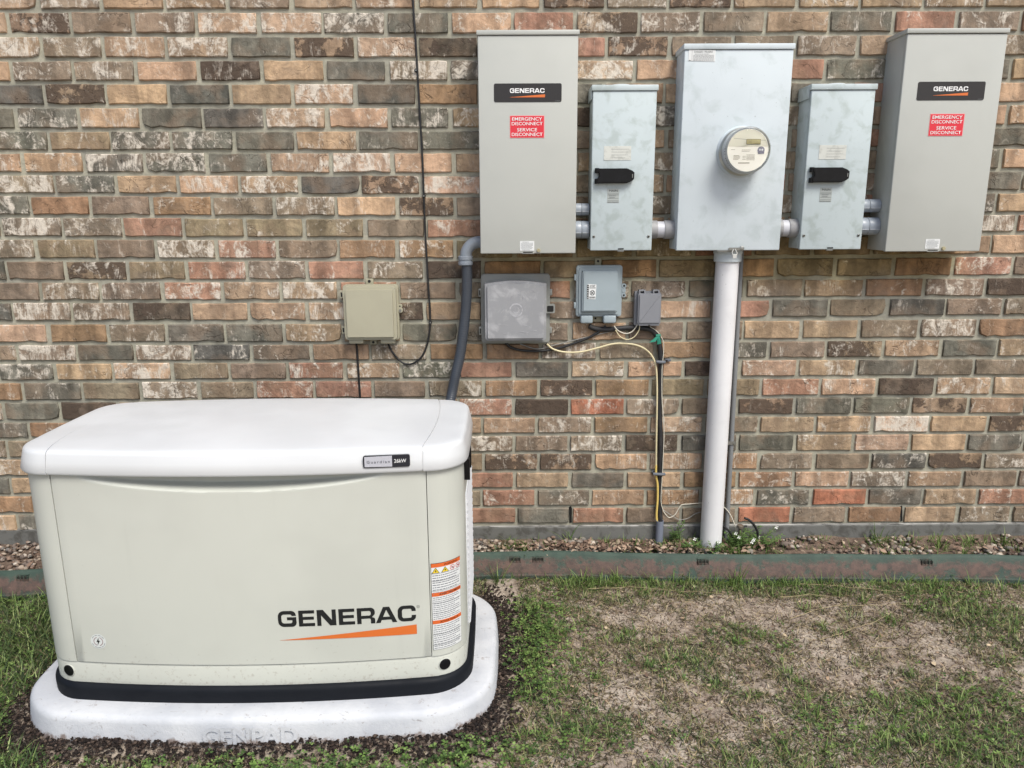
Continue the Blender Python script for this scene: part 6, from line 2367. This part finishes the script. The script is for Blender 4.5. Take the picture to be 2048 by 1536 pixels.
# big maker's name on the door
df = lambda x: ff(x) - 0.001
lx0, lx1 = -0.668, -0.2775
nm = wide_word(lx0, 0.322, lx1 - lx0, 0.050, -0.0008, fn=None)
for v in nm.verts: v.co.y = df(v.co.x) - 0.0009
nmo = obj('maker_name', nm, M_BLACK, gen)
obj('swoosh', strip_bm(lx0 + 0.002, lx1 + 0.001, lambda t: 0.2795, lambda t: 0.2800 + 0.0300 * t, -0.0009, df, 30), M_ORANGE, gen)
rr2 = new()
pr = [rr2.verts.new((lx1 + 0.007 + q_ * math.cos(k * math.pi / 10), df(lx1 + 0.007) - 0.0009, 0.3665 + q_ * math.sin(k * math.pi / 10))) for q_ in (0.0037, 0.0044) for k in range(20)]
for k in range(20):
    j = (k + 1) % 20
    rr2.faces.new((pr[k], pr[j], pr[20 + j], pr[20 + k]))
obj('registered_mark', join(rr2, text_bm('R', lx1 + 0.0070, 0.3647, 0.0036, -0.0009, anchor='c', fn=df)), M_BLACK, gen)

# round lightning sticker
cx_, cz_ = -1.197, 0.2715
st = new()
c0 = st.verts.new((cx_, df(cx_) - 0.0009, cz_))
rg_ = [st.verts.new((cx_ + 0.0235 * math.cos(k * math.pi / 18), df(cx_ + 0.0235 * math.cos(k * math.pi / 18)) - 0.0009, cz_ + 0.0235 * math.sin(k * math.pi / 18))) for k in range(36)]
for k in range(36): st.faces.new((c0, rg_[k], rg_[(k + 1) % 36]))
stk = obj('lightning_sticker', st, paint('clear sticker', (208, 212, 210), 0.35), gen)
bolt = [(0.002, 0.0125), (-0.0055, -0.0015), (-0.0008, -0.0008), (-0.0035, -0.0125), (0.0055, 0.0030), (0.0010, 0.0022)]
bb_ = new(); bb_.faces.new([bb_.verts.new((cx_ + u, df(cx_ + u) - 0.0016, cz_ + v)) for u, v in bolt])
obj('bolt_mark', bb_, M_BLACK, stk)
ar = new()
def arcband(R, wd, a0, a1, n=12):
    prev = None
    for k in range(n + 1):
        t = math.radians(a0 + (a1 - a0) * k / n)
        p = [ar.verts.new((cx_ + q_ * math.cos(t), df(cx_ + q_ * math.cos(t)) - 0.0014, cz_ + q_ * math.sin(t))) for q_ in (R, R + wd)]
        if prev: ar.faces.new((prev[0], p[0], p[1], prev[1]))
        prev = p
arcband(0.0125, 0.0016, 105, 250); arcband(0.0125, 0.0016, -75, 70)
obj('ring_mark', ar, flat('muted red print', (128, 84, 92), 0.5), stk)
ar = new()
for a0 in (30, 62, 94, 126, 200, 235, 262, 292, 322): arcband(0.0188, 0.0018, a0, a0 + 24, 4)
obj('ring_lettering', ar, paint('grey ring print', (140, 144, 146), 0.5), stk)

# warning label wrapping the right front corner
arcR = []
for p in ring0:
    if p[0] > SXC + SEAM - 0.03 and p[1] < GY:
        arcR.append(p)
arcR = [(SXC + SEAM - 0.02, ff(SXC + SEAM - 0.02))] + [p for p in arcR if p[0] > SXC + SEAM - 0.019]
sacc = [0.0]
for p, q in zip(arcR, arcR[1:]): sacc.append(sacc[-1] + math.dist(p, q))
def wrap(u, off=0.0010):
    """distance u along the corner from the label's left edge -> point on the panel, lifted off"""
    s = u + 0.0235
    x = float(np.interp(s, sacc, [p[0] for p in arcR])); y = float(np.interp(s, sacc, [p[1] for p in arcR]))
    x2 = float(np.interp(s + 0.004, sacc, [p[0] for p in arcR])); y2 = float(np.interp(s + 0.004, sacc, [p[1] for p in arcR]))
    t = Vector((x2 - x, y2 - y, 0)).normalized()
    return x + t.y * off, y - t.x * off
def wrap_bm(bm, off=0.0):
    """bm drawn flat with x = distance along the label"""
    for v in bm.verts:
        x, y = wrap(v.co.x, 0.0010 + off)
        v.co.x, v.co.y = x, y
    for f in bm.faces:
        f.normal_update()
        if f.normal.y > 0: f.normal_flip()
    return bm
LW = 0.098
def panel_(u0, u1, z0, z1, n=12):
    return strip_bm(u0, u1, lambda t: z0, lambda t: z1, 0, None, n)
wz0, wz1 = 0.2215, 0.4975
wl = obj('safety_label', wrap_bm(panel_(0, LW, wz0, wz1)), M_BLACK, gen)
obj('label_field', wrap_bm(join(panel_(0.0012, LW - 0.0012, wz0 + 0.0012, 0.3060), panel_(0.0012, LW - 0.0012, 0.3075, 0.3945), panel_(0.0012, LW - 0.0012, 0.3960, wz1 - 0.0012)), 0.0006), M_LBL, wl)
HB = [(0.4850, 'WARNING'), (0.3945 - 0.0005, 'AVERTISSEMENT'), (0.3060, 'ADVERTENCIA')]
obj('heading_bar', wrap_bm(join(*[panel_(0.0012, LW - 0.0012, z - 0.0, z + 0.0115) for z, s_ in HB]), 0.0012), flat('orange heading', (208, 98, 44), 0.45), wl)
tx = []
for z, s_ in HB:
    wd = {'WARNING': 0.046, 'AVERTISSEMENT': 0.072, 'ADVERTENCIA': 0.062}[s_]
    tx.append(text_bm(s_, 0.0380 if s_ == 'WARNING' else 0.022, z + 0.0028, 0.0064, 0, w=wd, bold=0.005))
for t_ in tx:
    obj('heading', wrap_bm(t_, 0.0018), flat('heading letters', (60, 26, 14), 0.5), wl)
fp = [fine_print(0.004, LW - 0.006, 0.4105, 0.4630, 7, 0, seed=31, fill=0.34), fine_print(0.004, LW - 0.006, 0.3975, 0.4085, 2, 0, seed=34, fill=0.3),
      fine_print(0.004, LW - 0.006, 0.3190, 0.3925, 12, 0, seed=32, fill=0.34), fine_print(0.004, LW - 0.006, 0.2245, 0.3040, 12, 0, seed=33, fill=0.34)]
obj('small_print', wrap_bm(join(*fp), 0.0012), flat('grey small print', (116, 118, 126), 0.5), wl)
obj('rules', wrap_bm(join(*[panel_(0.0012, LW - 0.0012, z, z + 0.0007) for z in (0.4650, 0.4415, 0.4100, 0.3720, 0.3390, 0.2720, 0.2380)]), 0.0012), M_BLACK, wl)
tri_ = new()
for u in (0.0135, 0.0415):
    tri_.faces.new([tri_.verts.new(p) for p in ((u - 0.0118, 0, 0.4668), (u + 0.0118, 0, 0.4668), (u, 0, 0.4840))])
obj('triangle_border', wrap_bm(tri_, 0.0014), M_BLACK, wl)
tri_ = new()
for u in (0.0135, 0.0415):
    tri_.faces.new([tri_.verts.new(p) for p in ((u - 0.0094, 0, 0.4682), (u + 0.0094, 0, 0.4682), (u, 0, 0.4818))])
obj('triangle_sign', wrap_bm(tri_, 0.0020), flat('hazard yellow', (226, 196, 50), 0.45), wl)
tri_ = new()
for u in (0.0135, 0.0415):
    tri_.faces.new([tri_.verts.new((u + a_, 0, 0.4742 + b_)) for a_, b_ in ((0.001, 0.005), (-0.003, -0.0005), (0, -0.0005), (-0.001, -0.005), (0.0032, 0.001), (0.0003, 0.001))])
obj('hazard_mark', wrap_bm(tri_, 0.0026), M_BLACK, wl)
ar = new()
for u in (0.0655, 0.0860):
    prev = None
    for k in range(21):
        t = math.radians(18 * k)
        p = [ar.verts.new((u + q_ * math.cos(t), 0, 0.4750 + q_ * math.sin(t))) for q_ in (0.0068, 0.0082)]
        if prev: ar.faces.new((prev[0], p[0], p[1], prev[1]))
        prev = p
    ar.faces.new([ar.verts.new(p) for p in ((u - 0.0052, 0, 0.4790), (u - 0.0042, 0, 0.4801), (u + 0.0052, 0, 0.4710), (u + 0.0042, 0, 0.4699))])
obj('prohibition_sign', wrap_bm(ar, 0.0014), flat('prohibition red', (196, 60, 66), 0.45), wl)
gr_ = new()
for u in (0.0655, 0.0860):
    add_box(gr_, u - 0.004, u + 0.004, -0.0001, 0, 0.4735, 0.4748)
    add_box(gr_, u + 0.001, u + 0.003, -0.0001, 0, 0.4755, 0.4775)
obj('prohibition_mark', wrap_bm(gr_, 0.0022), flat('dark print', (80, 60, 66), 0.5), wl)

# hood latches on the right side
for yy in (GY - 0.165, GY - 0.055):
    lt = new()
    xx = sx_ + 0.001
    add_poly_pts = [(yy - 0.010, 0.776), (yy + 0.012, 0.776), (yy + 0.014, 0.760), (yy + 0.010, 0.722), (yy + 0.004, 0.716), (yy + 0.002, 0.708), (yy - 0.004, 0.712), (yy - 0.008, 0.735)]
    f_ = [lt.verts.new((xx + 0.014, y_, z_)) for y_, z_ in add_poly_pts]
    b_ = [lt.verts.new((xx - 0.004, y_, z_)) for y_, z_ in add_poly_pts]
    lt.faces.new(f_); lt.faces.new(b_[::-1])
    for k in range(len(f_)):
        j = (k + 1) % len(f_)
        lt.faces.new((f_[k], b_[k], b_[j], f_[j]))
    bmesh.ops.recalc_face_normals(lt, faces=lt.faces)
    sobj('latch', lt, M_BLKPL, gen, 30)

gen.rotation_euler = (0, 0, 0.012)
